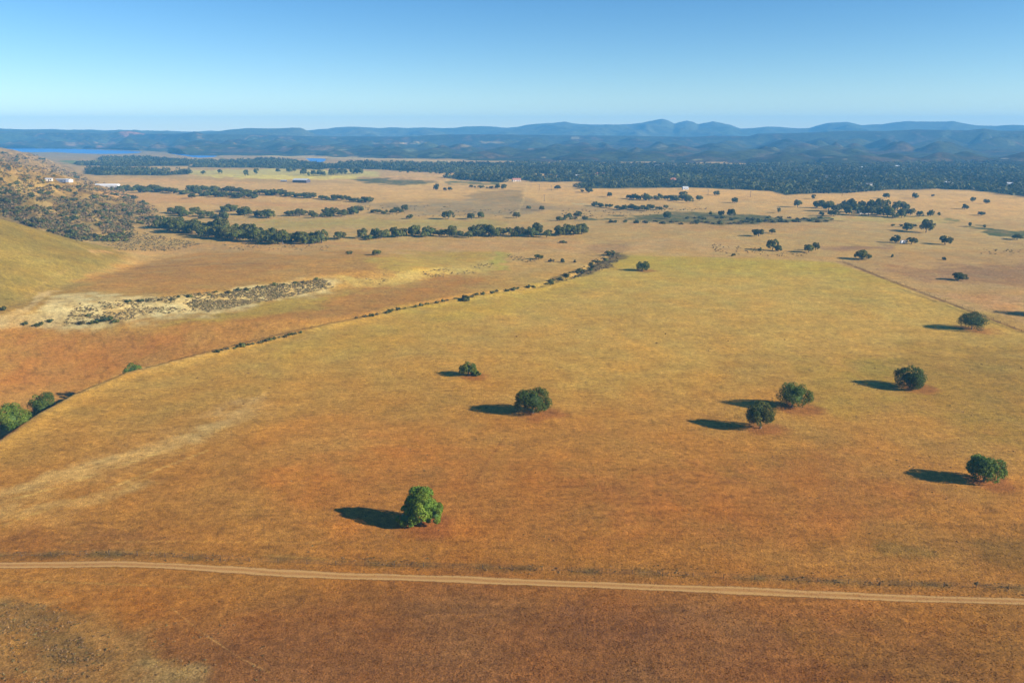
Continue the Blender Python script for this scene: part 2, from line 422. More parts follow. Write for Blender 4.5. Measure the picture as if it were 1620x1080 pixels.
PAINT = [  # outline in photo pixels, colour as seen there, softness in px, strength
    ([(-100, 500), (180, 522), (330, 500), (520, 470), (700, 436), (780, 440), (700, 472), (600, 492), (460, 524), (330, 556), (200, 590), (100, 624), (-100, 720)], (190, 134, 72), 16, 0.9),
    ([(0, 545), (300, 522), (280, 560), (120, 600), (0, 630)], (180, 116, 62), 22, 0.55),
    ([(250, 512), (420, 478), (560, 462), (500, 486), (330, 506)], (186, 158, 78), 10, 0.8),
    ([(110, 462), (180, 424), (300, 402), (560, 398), (780, 404), (800, 425), (700, 435), (520, 440), (400, 450), (260, 466)], (198, 146, 82), 8, 0.9),
    ([(180, 440), (300, 415), (450, 418), (350, 450), (230, 460)], (190, 136, 74), 14, 0.6),
    ([(540, 415), (640, 400), (780, 400), (805, 415), (780, 432), (640, 428)], (196, 164, 84), 8, 0.9),
    ([(150, 400), (350, 382), (600, 385), (900, 378), (960, 396), (800, 398), (560, 394), (300, 400)], (212, 164, 118), 8, 0.85),
    ([(-30, 522), (40, 500), (95, 472), (170, 467), (260, 468), (400, 452), (510, 440), (530, 448), (524, 462), (440, 474), (330, 497), (200, 512), (100, 523)], (222, 196, 158), 8, 0.95),
    ([(0, 505), (60, 462), (95, 458), (60, 480), (20, 512)], (212, 180, 140), 3, 0.9),
    ([(-20, 520), (60, 500), (110, 495), (90, 520), (40, 528)], (160, 118, 80), 6, 0.35),
    ([(530, 440), (620, 432), (790, 408), (790, 428), (640, 446), (560, 452)], (206, 176, 112), 6, 0.8),
    ([(790, 400), (806, 402), (804, 430), (788, 430)], (186, 172, 88), 2.5, 0.8),
    ([(405, 350), (560, 345), (800, 350), (800, 362), (560, 358), (420, 362)], (198, 174, 112), 4, 0.85),
    ([(560, 322), (700, 318), (830, 312), (880, 330), (820, 341), (640, 336)], (166, 146, 132), 6, 0.9),
    ([(760, 303), (830, 298), (832, 318), (770, 319), (740, 312)], (150, 130, 106), 4, 0.8),
    ([(150, 300), (260, 308), (400, 318), (560, 324), (560, 330), (380, 326), (200, 318)], (206, 160, 124), 4, 0.8),
    ([(200, 281), (400, 284), (400, 290), (300, 292), (200, 288)], (214, 168, 122), 3, 0.8),
    ([(200, 277), (300, 279), (400, 283), (560, 287), (560, 290), (380, 287), (200, 282)], (176, 150, 112), 2, 0.7),
    ([(280, 270), (360, 268), (480, 268), (600, 271), (600, 279), (440, 279), (300, 276)], (196, 188, 140), 2, 0.9),
    ([(300, 276), (400, 278), (570, 279), (560, 283), (420, 283.5), (310, 279)], (216, 204, 132), 1.2, 0.95),
    ([(560, 284), (600, 282.5), (692, 287), (675, 293), (640, 294), (575, 289)], (92, 96, 62), 1.5, 1.0),
    ([(702, 287), (790, 289), (800, 292), (702, 290.5)], (100, 106, 66), 1.0, 1.0),
    ([(600, 279), (700, 282), (690, 286), (600, 282)], (216, 172, 140), 1.5, 0.8),
    ([(640, 294), (692, 287), (704, 282), (710, 283), (700, 289), (655, 296)], (220, 186, 146), 1.0, 0.9),
    ([(610, 266), (680, 271), (760, 276), (740, 281), (620, 276)], (210, 172, 142), 2, 0.85),
    ([(835, 286), (880, 287), (905, 299), (1100, 301), (1240, 307), (1230, 316), (900, 308), (840, 296)], (214, 172, 128), 3, 0.8),
    ([(1215, 312), (1620, 315), (1620, 345), (1450, 335), (1250, 325)], (212, 172, 130), 6, 0.7),
    ([(1300, 345), (1420, 340), (1480, 342), (1500, 352), (1400, 353)], (206, 184, 128), 3, 0.8),
    ([(925, 346), (1000, 349), (1085, 354), (1215, 353), (1330, 350.5), (1325, 346), (1215, 342), (1110, 336), (1062, 334), (1050, 341)], (90, 98, 60), 2.0, 0.95),
    ([(780, 322), (900, 326), (1030, 332), (1060, 336), (1000, 337), (880, 332), (790, 330)], (176, 148, 124), 4, 0.7),
    ([(1485, 346), (1512, 347), (1514, 351), (1490, 350)], (120, 128, 80), 1.5, 0.9),
    ([(1530, 361), (1560, 360), (1640, 365), (1700, 372), (1700, 392), (1620, 379), (1585, 372)], (80, 96, 52), 1.2, 1.0),
    ([(1505, 358), (1530, 361), (1585, 372), (1620, 379.5), (1620, 382), (1580, 374)], (224, 192, 148), 0.8, 0.8),
    ([(1320, 412), (1620, 524), (1900, 600), (1900, 400), (1500, 396), (1400, 398)], (200, 158, 112), 5, 0.9),
    ([(1395, 424), (1520, 418), (1700, 412), (1700, 452), (1560, 448), (1480, 442)], (164, 122, 96), 10, 0.75),
    ([(1300, 388), (1420, 390), (1410, 396), (1300, 395)], (172, 128, 108), 3, 0.8),
    ([(1480, 462), (1620, 470), (1620, 505), (1560, 492)], (206, 154, 112), 8, 0.8),
    ([(985, 398), (960, 402), (905, 434), (850, 450), (885, 448), (935, 434), (972, 422), (988, 408)], (104, 90, 68), 3, 0.9),
    ([(940, 385), (990, 380), (1010, 392), (970, 402), (930, 398)], (180, 140, 112), 5, 0.7),
    ([(1000, 378), (1180, 380), (1160, 396), (1000, 396)], (214, 172, 132), 6, 0.7),
    ([(1000, 352), (1300, 354), (1280, 366), (1000, 364)], (216, 166, 120), 5, 0.6),
    ([(92, 254), (150, 254.5), (148, 258), (104, 258.5)], (104, 128, 66), 1.0, 0.9), ([(130, 264), (220, 264), (300, 264), (300, 267), (140, 267)], (196, 170, 130), 1.0, 0.8),
    # main field
    ([(985, 406), (1320, 416), (1340, 432), (1200, 428), (980, 424)], (198, 170, 76), 7, 0.8),
    ([(640, 490), (760, 472), (900, 446), (960, 440), (860, 480), (700, 510)], (198, 164, 78), 14, 0.7),
    ([(440, 540), (640, 500), (720, 520), (560, 560), (430, 580)], (198, 158, 76), 20, 0.6),
    ([(1440, 540), (1640, 540), (1640, 720), (1560, 690), (1440, 640), (1400, 590)], (164, 128, 58), 32, 0.75),
    ([(1340, 570), (1420, 578), (1420, 600), (1350, 600)], (164, 138, 62), 14, 0.7),
    ([(1240, 560), (1330, 580), (1420, 640), (1360, 662), (1290, 640)], (180, 146, 68), 16, 0.5),
    ([(1380, 850), (1440, 858), (1470, 878), (1430, 890), (1385, 872)], (124, 104, 56), 16, 0.5),
    ([(1500, 850), (1640, 840), (1640, 920), (1540, 890)], (132, 98, 50), 20, 0.7),
    ([(-60, 800), (200, 700), (330, 645), (430, 622), (425, 650), (300, 705), (200, 752), (100, 785), (-60, 838)], (200, 152, 96), 17, 0.5),
    ([(-40, 776), (140, 735), (260, 698), (420, 624), (310, 700), (150, 754), (-40, 800)], (216, 174, 122), 8, 0.75),
    ([(-40, 815), (120, 793), (270, 755), (160, 800), (-40, 836)], (210, 166, 112), 8, 0.7), ([(330, 655), (400, 628), (440, 632), (380, 664), (340, 676)], (212, 168, 116), 8, 0.6),
    ([(0, 838), (60, 812), (140, 806), (120, 832), (40, 850)], (196, 146, 90), 10, 0.6),
    ([(0, 850), (160, 828), (300, 850), (180, 872), (0, 884)], (158, 104, 58), 14, 0.7),
    ([(420, 760), (640, 700), (900, 740), (1100, 800), (900, 860), (560, 850)], (186, 116, 58), 40, 0.5),
    ([(860, 560), (1180, 470), (1300, 520), (1100, 600), (900, 620)], (206, 162, 88), 40, 0.5),
    ([(900, 760), (1300, 720), (1500, 780), (1300, 860), (1000, 850)], (178, 110, 58), 40, 0.5),
    # below the road
    ([(-60, 945), (110, 960), (230, 1000), (300, 1090), (-60, 1090)], (170, 132, 88), 28, 0.65),
    ([(-60, 962), (60, 955), (130, 975), (100, 1000), (-60, 1010)], (136, 106, 74), 14, 0.6),
    ([(55, 1000), (120, 1005), (160, 1045), (110, 1062), (60, 1040)], (126, 98, 66), 14, 0.6),
    ([(230, 1040), (330, 1050), (330, 1090), (210, 1090)], (176, 144, 104), 12, 0.7),
    ([(900, 960), (1080, 980), (1060, 1020), (880, 1010)], (134, 90, 66), 30, 0.6),
    ([(1250, 990), (1620, 960), (1640, 1090), (1300, 1090)], (150, 102, 52), 34, 0.6),  # greenish slope shading of the lower right, painted into the ground colour
]
LINES = [  # run in photo pixels, colour, half width px, strength
    ([(-20, 800), (100, 768), (250, 716)], (222, 180, 116), 1.2, 0.8), ([(-20, 838), (120, 790), (270, 735), (330, 712)], (218, 176, 112), 1.2, 0.7),
    ([(0, 877), (160, 872), (330, 873), (520, 884)], (214, 160, 92), 1.0, 0.6), ([(100, 857), (300, 856), (520, 858)], (212, 156, 88), 0.9, 0.5),
    ([(270, 960), (320, 1000), (380, 1040), (425, 1062)], (206, 156, 106), 1.2, 0.6), ([(0, 918), (140, 922), (300, 928)], (196, 152, 92), 1.1, 0.6),
    ([(800, 690), (770, 730), (745, 772)], (150, 92, 50), 1.6, 0.5), ([(1333, 414), (1400, 441), (1500, 479), (1625, 527)], (120, 84, 60), 1.6, 0.9),
    ([(1420, 455), (1520, 492), (1625, 530)], (128, 108, 58), 1.4, 0.6), ([(180, 426), (250, 421), (330, 418), (460, 416)], (150, 110, 76), 0.8, 0.6),
    ([(-40, 706), (0, 700), (60, 656), (120, 624), (200, 590), (340, 557), (480, 524)], (222, 176, 116), 1.6, 0.6),
    ([(820, 335), (828, 318), (832, 300), (836, 288)], (214, 184, 150), 1.6, 0.9), ([(905, 322), (960, 326), (1030, 331), (1100, 333)], (190, 186, 180), 0.7, 0.8),
    ([(1320, 341), (1340, 352)], (222, 186, 146), 1.2, 0.8), ([(1330, 341), (1352, 352)], (222, 186, 146), 1.0, 0.8),
    ([(400, 246.3), (470, 248.5), (560, 250.5), (640, 252.5), (740, 257)], (204, 186, 170), 0.9, 0.9), ([(740, 257), (860, 262)], (190, 180, 160), 0.7, 0.7),
    ([(560, 281), (700, 283)], (84, 84, 60), 0.5, 0.8), ([(150, 346), (200, 349), (255, 351)], (222, 192, 150), 1.6, 0.8),
    ([(800, 401), (870, 398), (920, 399)], (226, 186, 140), 0.6, 0.5), ([(60, 500), (40, 470), (80, 440), (110, 425)], (200, 160, 110), 1.5, 0.4),
    ([(820, 392), (960, 355), (1060, 352)], (222, 178, 134), 0.6, 0.4),
]
ROAD_PX = [(-300, 890), (-100, 893), (0, 896), (100, 893.5), (200, 893), (300, 899), (400, 904), (500, 908), (640, 913), (800, 919), (1000, 927), (1200, 935), (1400, 943),
           (1620, 952), (1760, 958), (2000, 969)]
NEAR_TREES = []     # filled further down: (x, y, crown radius) of the oaks with trampled earth round them

def ground_colour(x, y, z):
    u, v = project(x, y, z)
    r = np.hypot(x, y)
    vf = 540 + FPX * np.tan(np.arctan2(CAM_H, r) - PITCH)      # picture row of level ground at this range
    n1 = fbm(x / 45.0, y / 45.0, 4); n2 = fbm(x / 45.0 + 40.3, y / 45.0 + 11.7, 4)
    nf = fbm(x / 9.0 + 3.1, y / 9.0 - 8.8, 3)
    ns = fbm(np.arctan2(x, y) * 26.0, np.log(np.maximum(r, 5.0)) * 34.0, 4)     # break-up that grows with range
    px = FPX / np.maximum(y * CP + 25, 20)                     # photo px per metre
    uw = u + n1 * np.clip(10 * px, 3, 30) + ns * 16; vw = v + n2 * np.clip(4 * px, 0.6, 12) + ns * np.clip(0.02 * (v - 230), 0.3, 5)
    fld = sst(-2.0, 2.0, poly_sd(u + nf * 1.5, (v + nf * 0.4) * 2.0, [(a, b * 2.0) for a, b in FIELD_PX]))
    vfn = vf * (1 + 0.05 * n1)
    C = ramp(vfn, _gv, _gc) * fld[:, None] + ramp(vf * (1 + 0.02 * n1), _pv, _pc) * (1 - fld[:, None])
    # the yellow hill and the scrub hill
    k = sst(2.0, 7.0, z) * sst(-240, -300, x) * (y < 720) * (y > 250)
    C += (alb((160, 134, 72)) * (1 + 0.14 * n1[:, None]) - C) * k[:, None]
    m = (x < -150) & (y > 650) & (y < 3300)
    k = np.zeros(len(x))
    if m.any(): k[m] = sst(-8, 12, poly_sd(x[m], y[m], HILL2))
    t2 = np.clip(0.5 + 1.1 * nf + 0.6 * n1, 0, 1)[:, None]
    C += (alb((128, 104, 70)) * (1 - t2) + alb((172, 144, 110)) * t2 - C) * k[:, None]
    for pts, c, soft, st in PAINT:
        us = [q[0] for q in pts]; vs = [q[1] for q in pts]; e = soft * 2 + 32
        m = (u > min(us) - e) & (u < max(us) + e) & (v > min(vs) - e) & (v < max(vs) + e) & (y > 50)
        if not m.any(): continue
        sd = poly_sd(uw[m], vw[m] * 2.2, [(a, b * 2.2) for a, b in pts])
        a = sst(-soft * 1.3, soft * 1.3, sd + soft * 1.1 * (nf[m] + 0.5 * n1[m]) + soft * ns[m]) * st * np.clip(0.9 + 0.5 * nf[m] + 0.4 * ns[m], 0.35, 1.0)
        C[m] += (alb(c) - C[m]) * a[:, None]
    for P in FOREST_PX:
        us = [q[0] for q in P]; vs = [q[1] for q in P]
        m = (u > min(us) - 9) & (u < max(us) + 9) & (v > min(vs) - 9) & (v < max(vs) + 9) & (y > 900)
        if m.any():
            sd = poly_sd(u[m] + n1[m] * 6, (v[m] + n2[m] * 1.2) * 2.5, [(a, b * 2.5) for a, b in P])
            a = sst(-2, 2, sd)
            for Q in CLEAR_PX: a = a * (1 - sst(-2, 1, poly_sd(u[m], v[m] * 2.5, [(q[0], q[1] * 2.5) for q in Q])))
            C[m] += (alb((66, 72, 52)) - C[m]) * a[:, None]
    for pts, c, hw, st in LINES:
        us = [q[0] for q in pts]; vs = [q[1] for q in pts]
        m = (u > min(us) - 8) & (u < max(us) + 8) & (v > min(vs) - 8) & (v < max(vs) + 8) & (y > 50)
        if m.any():
            d, _ = line_dist(u[m], v[m], pts)
            a = (1 - sst(hw * 0.4, hw * 1.4, np.abs(d + 0.5 * hw * nf[m]))) * st * np.clip(0.75 + nf[m], 0.2, 1)
            C[m] += (alb(c) - C[m]) * a[:, None]
    # weedy strip between the road and the fence
    m = (r < 330) & (y > 60)
    if m.any():
        d, _ = line_dist(u[m], v[m], [(a, b - 17 - 4 * (a > 400)) for a, b in ROAD_PX])
        a = np.exp(-(d / 7.0) ** 2) * np.clip(0.5 + 1.3 * nf[m] + 0.7 * n1[m], 0, 1) * 0.8
        C[m] += (alb((104, 88, 56)) - C[m]) * a[:, None]
    # trampled reddish earth by the lone oaks, most of it on their sunny side
    for tx, ty, tr in NEAR_TREES:
        q = np.hypot((x - tx - 0.45 * tr) / (1.55 * tr), (y - ty + 0.15 * tr) / (1.25 * tr))
        m = q < 1.6
        if m.any():
            a = (1 - sst(0.55, 1.25, q[m] + 0.5 * nf[m])) * 0.6
            C[m] += (alb((160, 92, 58)) - C[m]) * a[:, None]
    # mowing and wind streaks, mottling
    th = 0.08 + 1.02 * sst(-45, -130, x)
    xr = x * np.cos(th) + y * np.sin(th); yr = -x * np.sin(th) + y * np.cos(th)
    st = perlin(xr / 34.0, yr / 1.5) + 0.6 * perlin(xr / 60.0 + 9, yr / 6.0)
    ln = np.clip(1 - np.abs(perlin(xr / 55.0 + 4, yr / 3.4 - 2)) * 9, 0, 1) * np.clip(0.35 + perlin(xr / 25.0, yr / 14.0) * 1.4, 0, 1)   # pale wheel and mowing lines
    C *= np.clip(1 + (0.10 * st + (0.10 + 0.22 * sst(-45, -130, x)) * ln) * (fld * 0.8 + 0.2) * (1 - sst(400, 900, r)) + 0.16 * nf + 0.15 * n1, 0.5, 1.6)[:, None]
    bl = np.clip(fbm(x / 3.2 + 50, y / 3.2, 3) - 0.05, 0, 1) * (1 - fld * 0.35) * 1.3
    C *= (1 - 0.45 * bl * (1 - sst(350, 900, r)))[:, None]
    hue = fbm(x / 23.0 - 77, y / 23.0 + 5, 3)[:, None] * (1 - sst(900, 1800, r))[:, None]
    C *= np.concatenate([1 + 0.08 * hue, 1 - 0.05 * hue, 1 - 0.24 * hue], 1)
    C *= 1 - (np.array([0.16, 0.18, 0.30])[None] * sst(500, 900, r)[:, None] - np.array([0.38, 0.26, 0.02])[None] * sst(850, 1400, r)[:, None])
    return np.clip(C, 0.01, 0.85)

# ------------------------------------------------------------------ the ground sheet
def near_tree_spots():
    for u, v, w in OAK_PX:
        x, y, z = hit(u, v)
        NEAR_TREES.append((float(x[0]), float(y[0]), w / 2 / (FPX / (float(y[0]) * CP + 25))))
OAK_PX = [(664, 828, 66), (843, 653, 53), (742, 594, 34), (1203, 677, 44), (1253, 644, 50), (1439, 613, 48), (1556, 761, 54), (1537, 521, 42), (1016, 428, 22)]
near_tree_spots()

azs = np.concatenate([np.arange(-180, -44, 4.0), np.linspace(-42, 42, 760), np.arange(46, 180, 4.0)])
vrow = np.concatenate([np.linspace(1120, 480, 300), np.linspace(478.5, 262, 190)[0:], np.linspace(261, 232, 50)])
rs = CAM_H / np.tan(PITCH + np.arctan((vrow - 540) / FPX))
rs = np.concatenate([[3, 30, 60, 85, 105, 115], rs[(rs > 117) & (rs < 6200)], [6350, 6500]])
A, Rr = np.meshgrid(np.radians(azs), rs)
GX = (Rr * np.sin(A)).ravel(); GY = (Rr * np.cos(A)).ravel()
GZ = height(GX, GY)
GC = ground_colour(GX, GY, GZ)
na, nr = len(azs), len(rs)
ii, jj = np.meshgrid(np.arange(nr - 1), np.arange(na), indexing='ij')
j2 = (jj + 1) % na
F = np.stack([ii * na + jj, (ii + 1) * na + jj, (ii + 1) * na + j2, ii * na + j2], -1).reshape(-1, 4)[:, ::-1]
cap = np.array([[0, 0, 0, 0]])
g = put("ground", mesh_np("ground", np.stack([GX, GY, GZ], 1), F, M_GROUND, GC, smooth=True))
tag(g, kind="structure")

# ------------------------------------------------------------------ hills and mountains
def u_of(az): return 810 + FPX * np.tan(az) / CP * 1.0          # near the horizon
def elev(v): return (math.tan(PITCH) * 0 + np.tan(PITCH - np.arctan((540 - v) / FPX)) * -1)   # rise per metre towards row v

def range_mesh(name, mat, foot, top, sky_px, relief, wl, az_lim, nu, nt, colour, back=0.45, power=0.9, seed=0.0, knolls=0):
    az = np.radians(np.linspace(-az_lim, az_lim, nu)); uu = u_of(az)
    rf = np.interp(uu, [q[0] for q in foot], [q[1] for q in foot]); rt = rf + np.interp(uu, [q[0] for q in top], [q[1] for q in top])
    vs = np.interp(uu, [q[0] for q in sky_px], [q[1] for q in sky_px])
    zr = CAM_H + rt / np.cos(az) * 0 + rt * np.cos(az) * elev(vs)
    t = np.concatenate([np.linspace(0, 1, nt), np.linspace(1, 1 + back, nt // 5)[1:]])
    T, AZ = np.meshgrid(t, az, indexing='ij')
    R = rf + (rt - rf) * T
    X = R * np.sin(AZ); Y = R * np.cos(AZ)
    prof = np.where(T <= 1, np.clip(T, 0, 1) ** power, 1 - 0.7 * sst(1.0, 1 + back, T))
    env = sst(0.0, 0.22, T) * (1 - 0.92 * sst(0.62, 1.0, T)) * (1 - sst(1.0, 1.2, T))
    wx = 0.35 * fbm(X / (wl * 2.5) + seed, Y / (wl * 2.5), 2)
    rel = ridged(X / wl + wx + seed, Y / (wl * 1.5) + wx, 5, 0.50) - 0.48
    sm = 0.45 * fbm(X / (wl * 2.2) + 7 + seed, Y / (wl * 3.2), 2)
    Z = zr * prof + relief * (rel + sm) * env + relief * 0.1 * fbm(X / (wl * 0.3) + seed, Y / (wl * 0.3), 3) * sst(0.9, 1.0, T) * (T < 1.1)
    if knolls:                      # rounded spurs and knolls stepping up from the foot to the crest
        rg = np.random.RandomState(int(seed * 10) + 3)
        Z = 0.18 * zr * np.clip(T, 0, 1.2) ** 1.3 + relief * 0.12 * (rel + sm) * sst(0.02, 0.2, T) * (1 - sst(0.85, 1.0, T))
        cr = np.where(T < 1, np.exp(-((T - 1) / 0.10) ** 2), 1 - 0.6 * sst(1.0, 1 + back, T))
        Z = np.maximum(Z, zr * cr + relief * 0.35 * (rel - 0.35) * (1 - sst(0.8, 1.0, T)) * sst(0.5, 0.8, T))
        tf, tc_ = -CAM_H / rf, (zr - CAM_H) / rt
        for k in range(knolls):
            t0 = rg.uniform(0.06, 0.93); j0 = rg.randint(0, nu)
            r0 = rf[j0] + (rt[j0] - rf[j0]) * t0
            top = (CAM_H + r0 * (tf[j0] + (tc_[j0] - tf[j0]) * t0 ** 0.42)) * rg.uniform(0.72, 0.98)
            lat = rg.uniform(60, 185) * (0.75 + 0.5 * t0); lon = lat * rg.uniform(1.2, 2.4); sk = rg.uniform(-0.5, 0.5)
            w = int(lat * 1.3 / (r0 * (az[1] - az[0]))) + 2
            c0, c1 = max(0, j0 - w), min(nu, j0 + w)
            i0 = np.searchsorted(t, t0 - lon * 1.4 / (rt[j0] - rf[j0])); i1 = np.searchsorted(t, min(0.999, t0 + lon * 1.4 / (rt[j0] - rf[j0])))
            if i1 <= i0 + 1: continue
            dr = R[i0:i1, c0:c1] - r0; da = (AZ[i0:i1, c0:c1] - az[j0]) * r0 + sk * dr
            d = np.hypot(da / lat, dr / lon) * (1 + 0.35 * (rel[i0:i1, c0:c1] - 0.2)) 
            kn = top * np.clip(1.16 - np.sqrt(d * d + 0.015) * 1.15, 0, 1.05)
            zz = Z[i0:i1, c0:c1]
            Z[i0:i1, c0:c1] = np.where(kn > 0, np.maximum(zz, kn) + 3.0 * np.exp(-np.abs(zz - kn) / 6.0) * (kn > 4), zz)
    Z = np.maximum(Z, -3) - 3 * (T == 0)
    C = colour(X.ravel(), Y.ravel(), Z.ravel(), T.ravel())
    n1_, n2_ = T.shape
    i, j = np.meshgrid(np.arange(n1_ - 1), np.arange(n2_ - 1), indexing='ij')
    F = np.stack([i * n2_ + j, i * n2_ + j + 1, (i + 1) * n2_ + j + 1, (i + 1) * n2_ + j], -1).reshape(-1, 4)
    o = put(name, mesh_np(name, np.stack([X.ravel(), Y.ravel(), Z.ravel()], 1), F, mat, C, smooth=True))
    tag(o, kind="structure")
    return o

HILL_SPOTS = [  # pale clearings, seen in the photo: u, v, half width, half height, colour
    (780, 225, 20, 2.2, (205, 190, 150)), (735, 231, 9, 2.5, (190, 180, 150)), (910, 219, 7, 2.5, (205, 205, 165)), (512, 235, 20, 4, (195, 165, 125)), (450, 236, 10, 4, (185, 155, 125)),
    (197, 212, 7, 4.5, (220, 160, 130)), (218, 210, 10, 3, (205, 155, 140)), (170, 226, 18, 3, (215, 180, 140)), (160, 233, 9, 2.5, (205, 165, 130)), (8, 225, 9, 3, (215, 185, 150)), (110, 228, 12, 4, (195, 170, 145)),
    (248, 232, 9, 3, (210, 180, 140)), (285, 233, 10, 3, (205, 170, 135)), (640, 227, 24, 1.0, (200, 180, 150)), (662, 225, 12, 1.2, (200, 185, 150)), (595, 227, 6, 1.2, (200, 190, 160)),
    (1312, 249, 14, 1.0, (220, 195, 165)), (1338, 252, 5, 1.4, (215, 200, 180)), (1100, 253, 9, 1.8, (190, 190, 150)), (545, 237, 9, 1.2, (190, 195, 150)), (1045, 233, 12, 4, (140, 140, 110)),
    (1240, 236, 14, 6, (125, 130, 100)), (1290, 234, 16, 5, (120, 118, 95)), (1330, 238, 14, 6, (118, 116, 95)), (1210, 246, 18, 5, (128, 118, 98)), (1500, 212, 8, 6, (125, 140, 110)), (1600, 226, 8, 6, (120, 135, 105)),
    (1590, 251, 6, 1, (230, 225, 215)), (840, 236, 6, 2, (190, 170, 150)), (860, 249, 5, 1.2, (210, 200, 180)), (690, 246, 12, 3, (150, 160, 120)), (650, 238, 10, 3, (150, 165, 125))]

def hill_colour(x, y, z, t):
    n = fbm(x / 260.0, y / 340.0, 4); f = fbm(x / 48.0 + 3, y / 70.0, 3)
    g1 = alb((92, 104, 62)); g2 = alb((64, 76, 50)); br = alb((132, 112, 82)); tan = alb((176, 150, 108))
    u, v = project(x, y, z)
    left = (1 - sst(420, 900, u))
    k = sst(-0.25, 0.35, n)[:, None]
    C = g2 * (1 - k) + g1 * k
    k = (sst(0.12, 0.5, -n + 0.4 * f) * 0.7)[:, None]
    C = C * (1 - k) + br * k
    k = (sst(0.28, 0.62, f + 0.5 * fbm(x / 150.0 + 9, y / 150.0, 3)) * (0.22 + 0.55 * left))[:, None]
    C = C * (1 - k) + tan * k
    for a, b, wu, hv, c in HILL_SPOTS:
        q = np.hypot((u - a) / wu, (v - b) / hv)
        m = q < 1.5
        if m.any():
            k = ((1 - sst(0.6, 1.15, q[m] + 0.9 * f[m] + 0.3 * n[m])) * 0.65)[:, None]
            C[m] = C[m] * (1 - k) + alb(c) * 1.3 * k
    return C * np.array([0.56, 0.48, 0.48])[None]
def mount_colour(x, y, z, t):
    n = fbm(x / 900.0, y / 1200.0, 4)[:, None]
    k = np.clip(0.5 + n, 0, 1)
    return alb((70, 82, 56)) * (1 - k) + alb((100, 98, 72)) * k

FOOT = [(-300, 5500), (0, 5350), (120, 5000), (226, 4350), (300, 3550), (347, 3450), (420, 3350), (520, 3150), (640, 2900), (760, 2720), (860, 2600), (1000, 2560), (1300, 2540), (1620, 2560), (2000, 2560)]
SKY_MID = [(-300, 212), (0, 212), (90, 210), (170, 212), (190, 208), (205, 207), (230, 212), (280, 212), (300, 210), (310, 208), (322, 212), (400, 213), (500, 216), (560, 216), (640, 216.5), (700, 213),
           (800, 213), (900, 214.5), (1000, 215), (1050, 216), (1090, 217), (1130, 215), (1185, 216), (1200, 211.5), (1270, 210.5), (1340, 207), (1400, 207.5), (1450, 205), (1530, 206.5), (1556, 203.5), (1580, 207), (1620, 207), (2000, 205)]
range_mesh("hills", M_HILL, FOOT, [(-300, 650), (120, 900), (300, 1900), (900, 2500), (1620, 2500)], SKY_MID, 100.0, 460.0, 46, 900, 280, hill_colour, power=1.8, seed=2.0, knolls=230)
SKY_MESA = [(-300, 206), (0, 207.5), (60, 207), (120, 208), (240, 211), (310, 211), (330, 210), (360, 206), (390, 203.3), (440, 203.5), (462, 202.2), (476, 202.2), (486, 207), (497, 212.5), (540, 217), (700, 220), (1620, 220), (2000, 220)]
range_mesh("far_hills", M_HILL, [(-300, 5700), (2000, 5400)], [(-300, 700), (2000, 700)], SKY_MESA, 22.0, 500.0, 46, 560, 60, lambda x, y, z, t: mount_colour(x, y, z, t), seed=8.0)
SKY_FAR = [(-300, 203), (0, 203.5), (60, 204.5), (110, 206), (180, 206.5), (300, 208.5), (350, 207.5), (420, 208), (485, 206.5), (500, 204.5), (520, 202.8), (535, 201), (552, 200.2), (575, 202), (600, 203.2), (628, 201.5), (645, 203), (670, 202), (700, 203.5), (720, 202.5),
           (735, 200.6), (780, 200.8), (800, 202), (820, 201), (835, 197.5), (850, 196), (875, 195), (893, 193.2), (905, 195.8), (930, 197.5), (960, 196.8), (1000, 197), (1015, 195), (1030, 191.5), (1046, 188.3), (1056, 190.5), (1066, 196),
           (1075, 193), (1085, 190.8), (1095, 193), (1104, 197.5), (1115, 195), (1127, 192.8), (1140, 195), (1155, 198), (1172, 204), (1195, 203), (1212, 201), (1230, 201.5), (1255, 203), (1280, 203), (1292, 199), (1310, 194.3), (1340, 193.3), (1352, 196), (1362, 198), (1395, 197),
           (1415, 193.5), (1435, 191.8), (1460, 192.3), (1495, 193), (1506, 191.8), (1520, 195), (1545, 198.2), (1575, 199.7), (1592, 198.2), (1606, 197.2), (1620, 197.5), (2000, 199)]
range_mesh("mountains", M_MOUNT, [(-300, 6200), (2000, 6200)], [(-300, 1250), (2000, 1250)], SKY_FAR, 52.0, 650.0, 46, 760, 80, mount_colour, back=0.2, power=1.3, seed=5.0)

# ------------------------------------------------------------------ lake water
def water_mat():
    m, nt, out = new_mat("lake_water")
    b = N(nt, "BsdfPrincipled", Roughness=0.28)
    b.inputs["Base Color"].default_value = (0.02, 0.13, 0.42, 1); b.inputs["IOR"].default_value = 1.33
    tc = N(nt, "TexCoord"); no = N(nt, "TexNoise", Scale=0.25, Detail=3.0); bp = N(nt, "Bump", Strength=0.5, Distance=0.25)
    nt.links.new(tc.outputs["Object"], no.inputs["Vector"]); nt.links.new(no.outputs["Fac"], bp.inputs["Height"]); nt.links.new(bp.outputs[0], b.inputs["Normal"])
    nt.links.new(b.outputs[0], out.inputs["Surface"])
    return m
M_WATER = water_mat()
for L in LAKES:
    cx = sum(q[0] for q in L) / len(L); cy = sum(q[1] for q in L) / len(L)
    vs = [(cx + (q[0] - cx) * 1.03, cy + (q[1] - cy) * 1.03, WATER_Z) for q in L]
    me = bpy.data.meshes.new("lake"); me.from_pydata(vs, [], [tuple(range(len(vs)))]); me.materials.append(M_WATER); me.update()
    if me.polygons[0].normal.z < 0: me.flip_normals()
    tag(put("lake_water", me), kind="structure")

# ------------------------------------------------------------------ foliage
def unit(a): return a / np.maximum(np.linalg.norm(a, axis=1, keepdims=True), 1e-9)

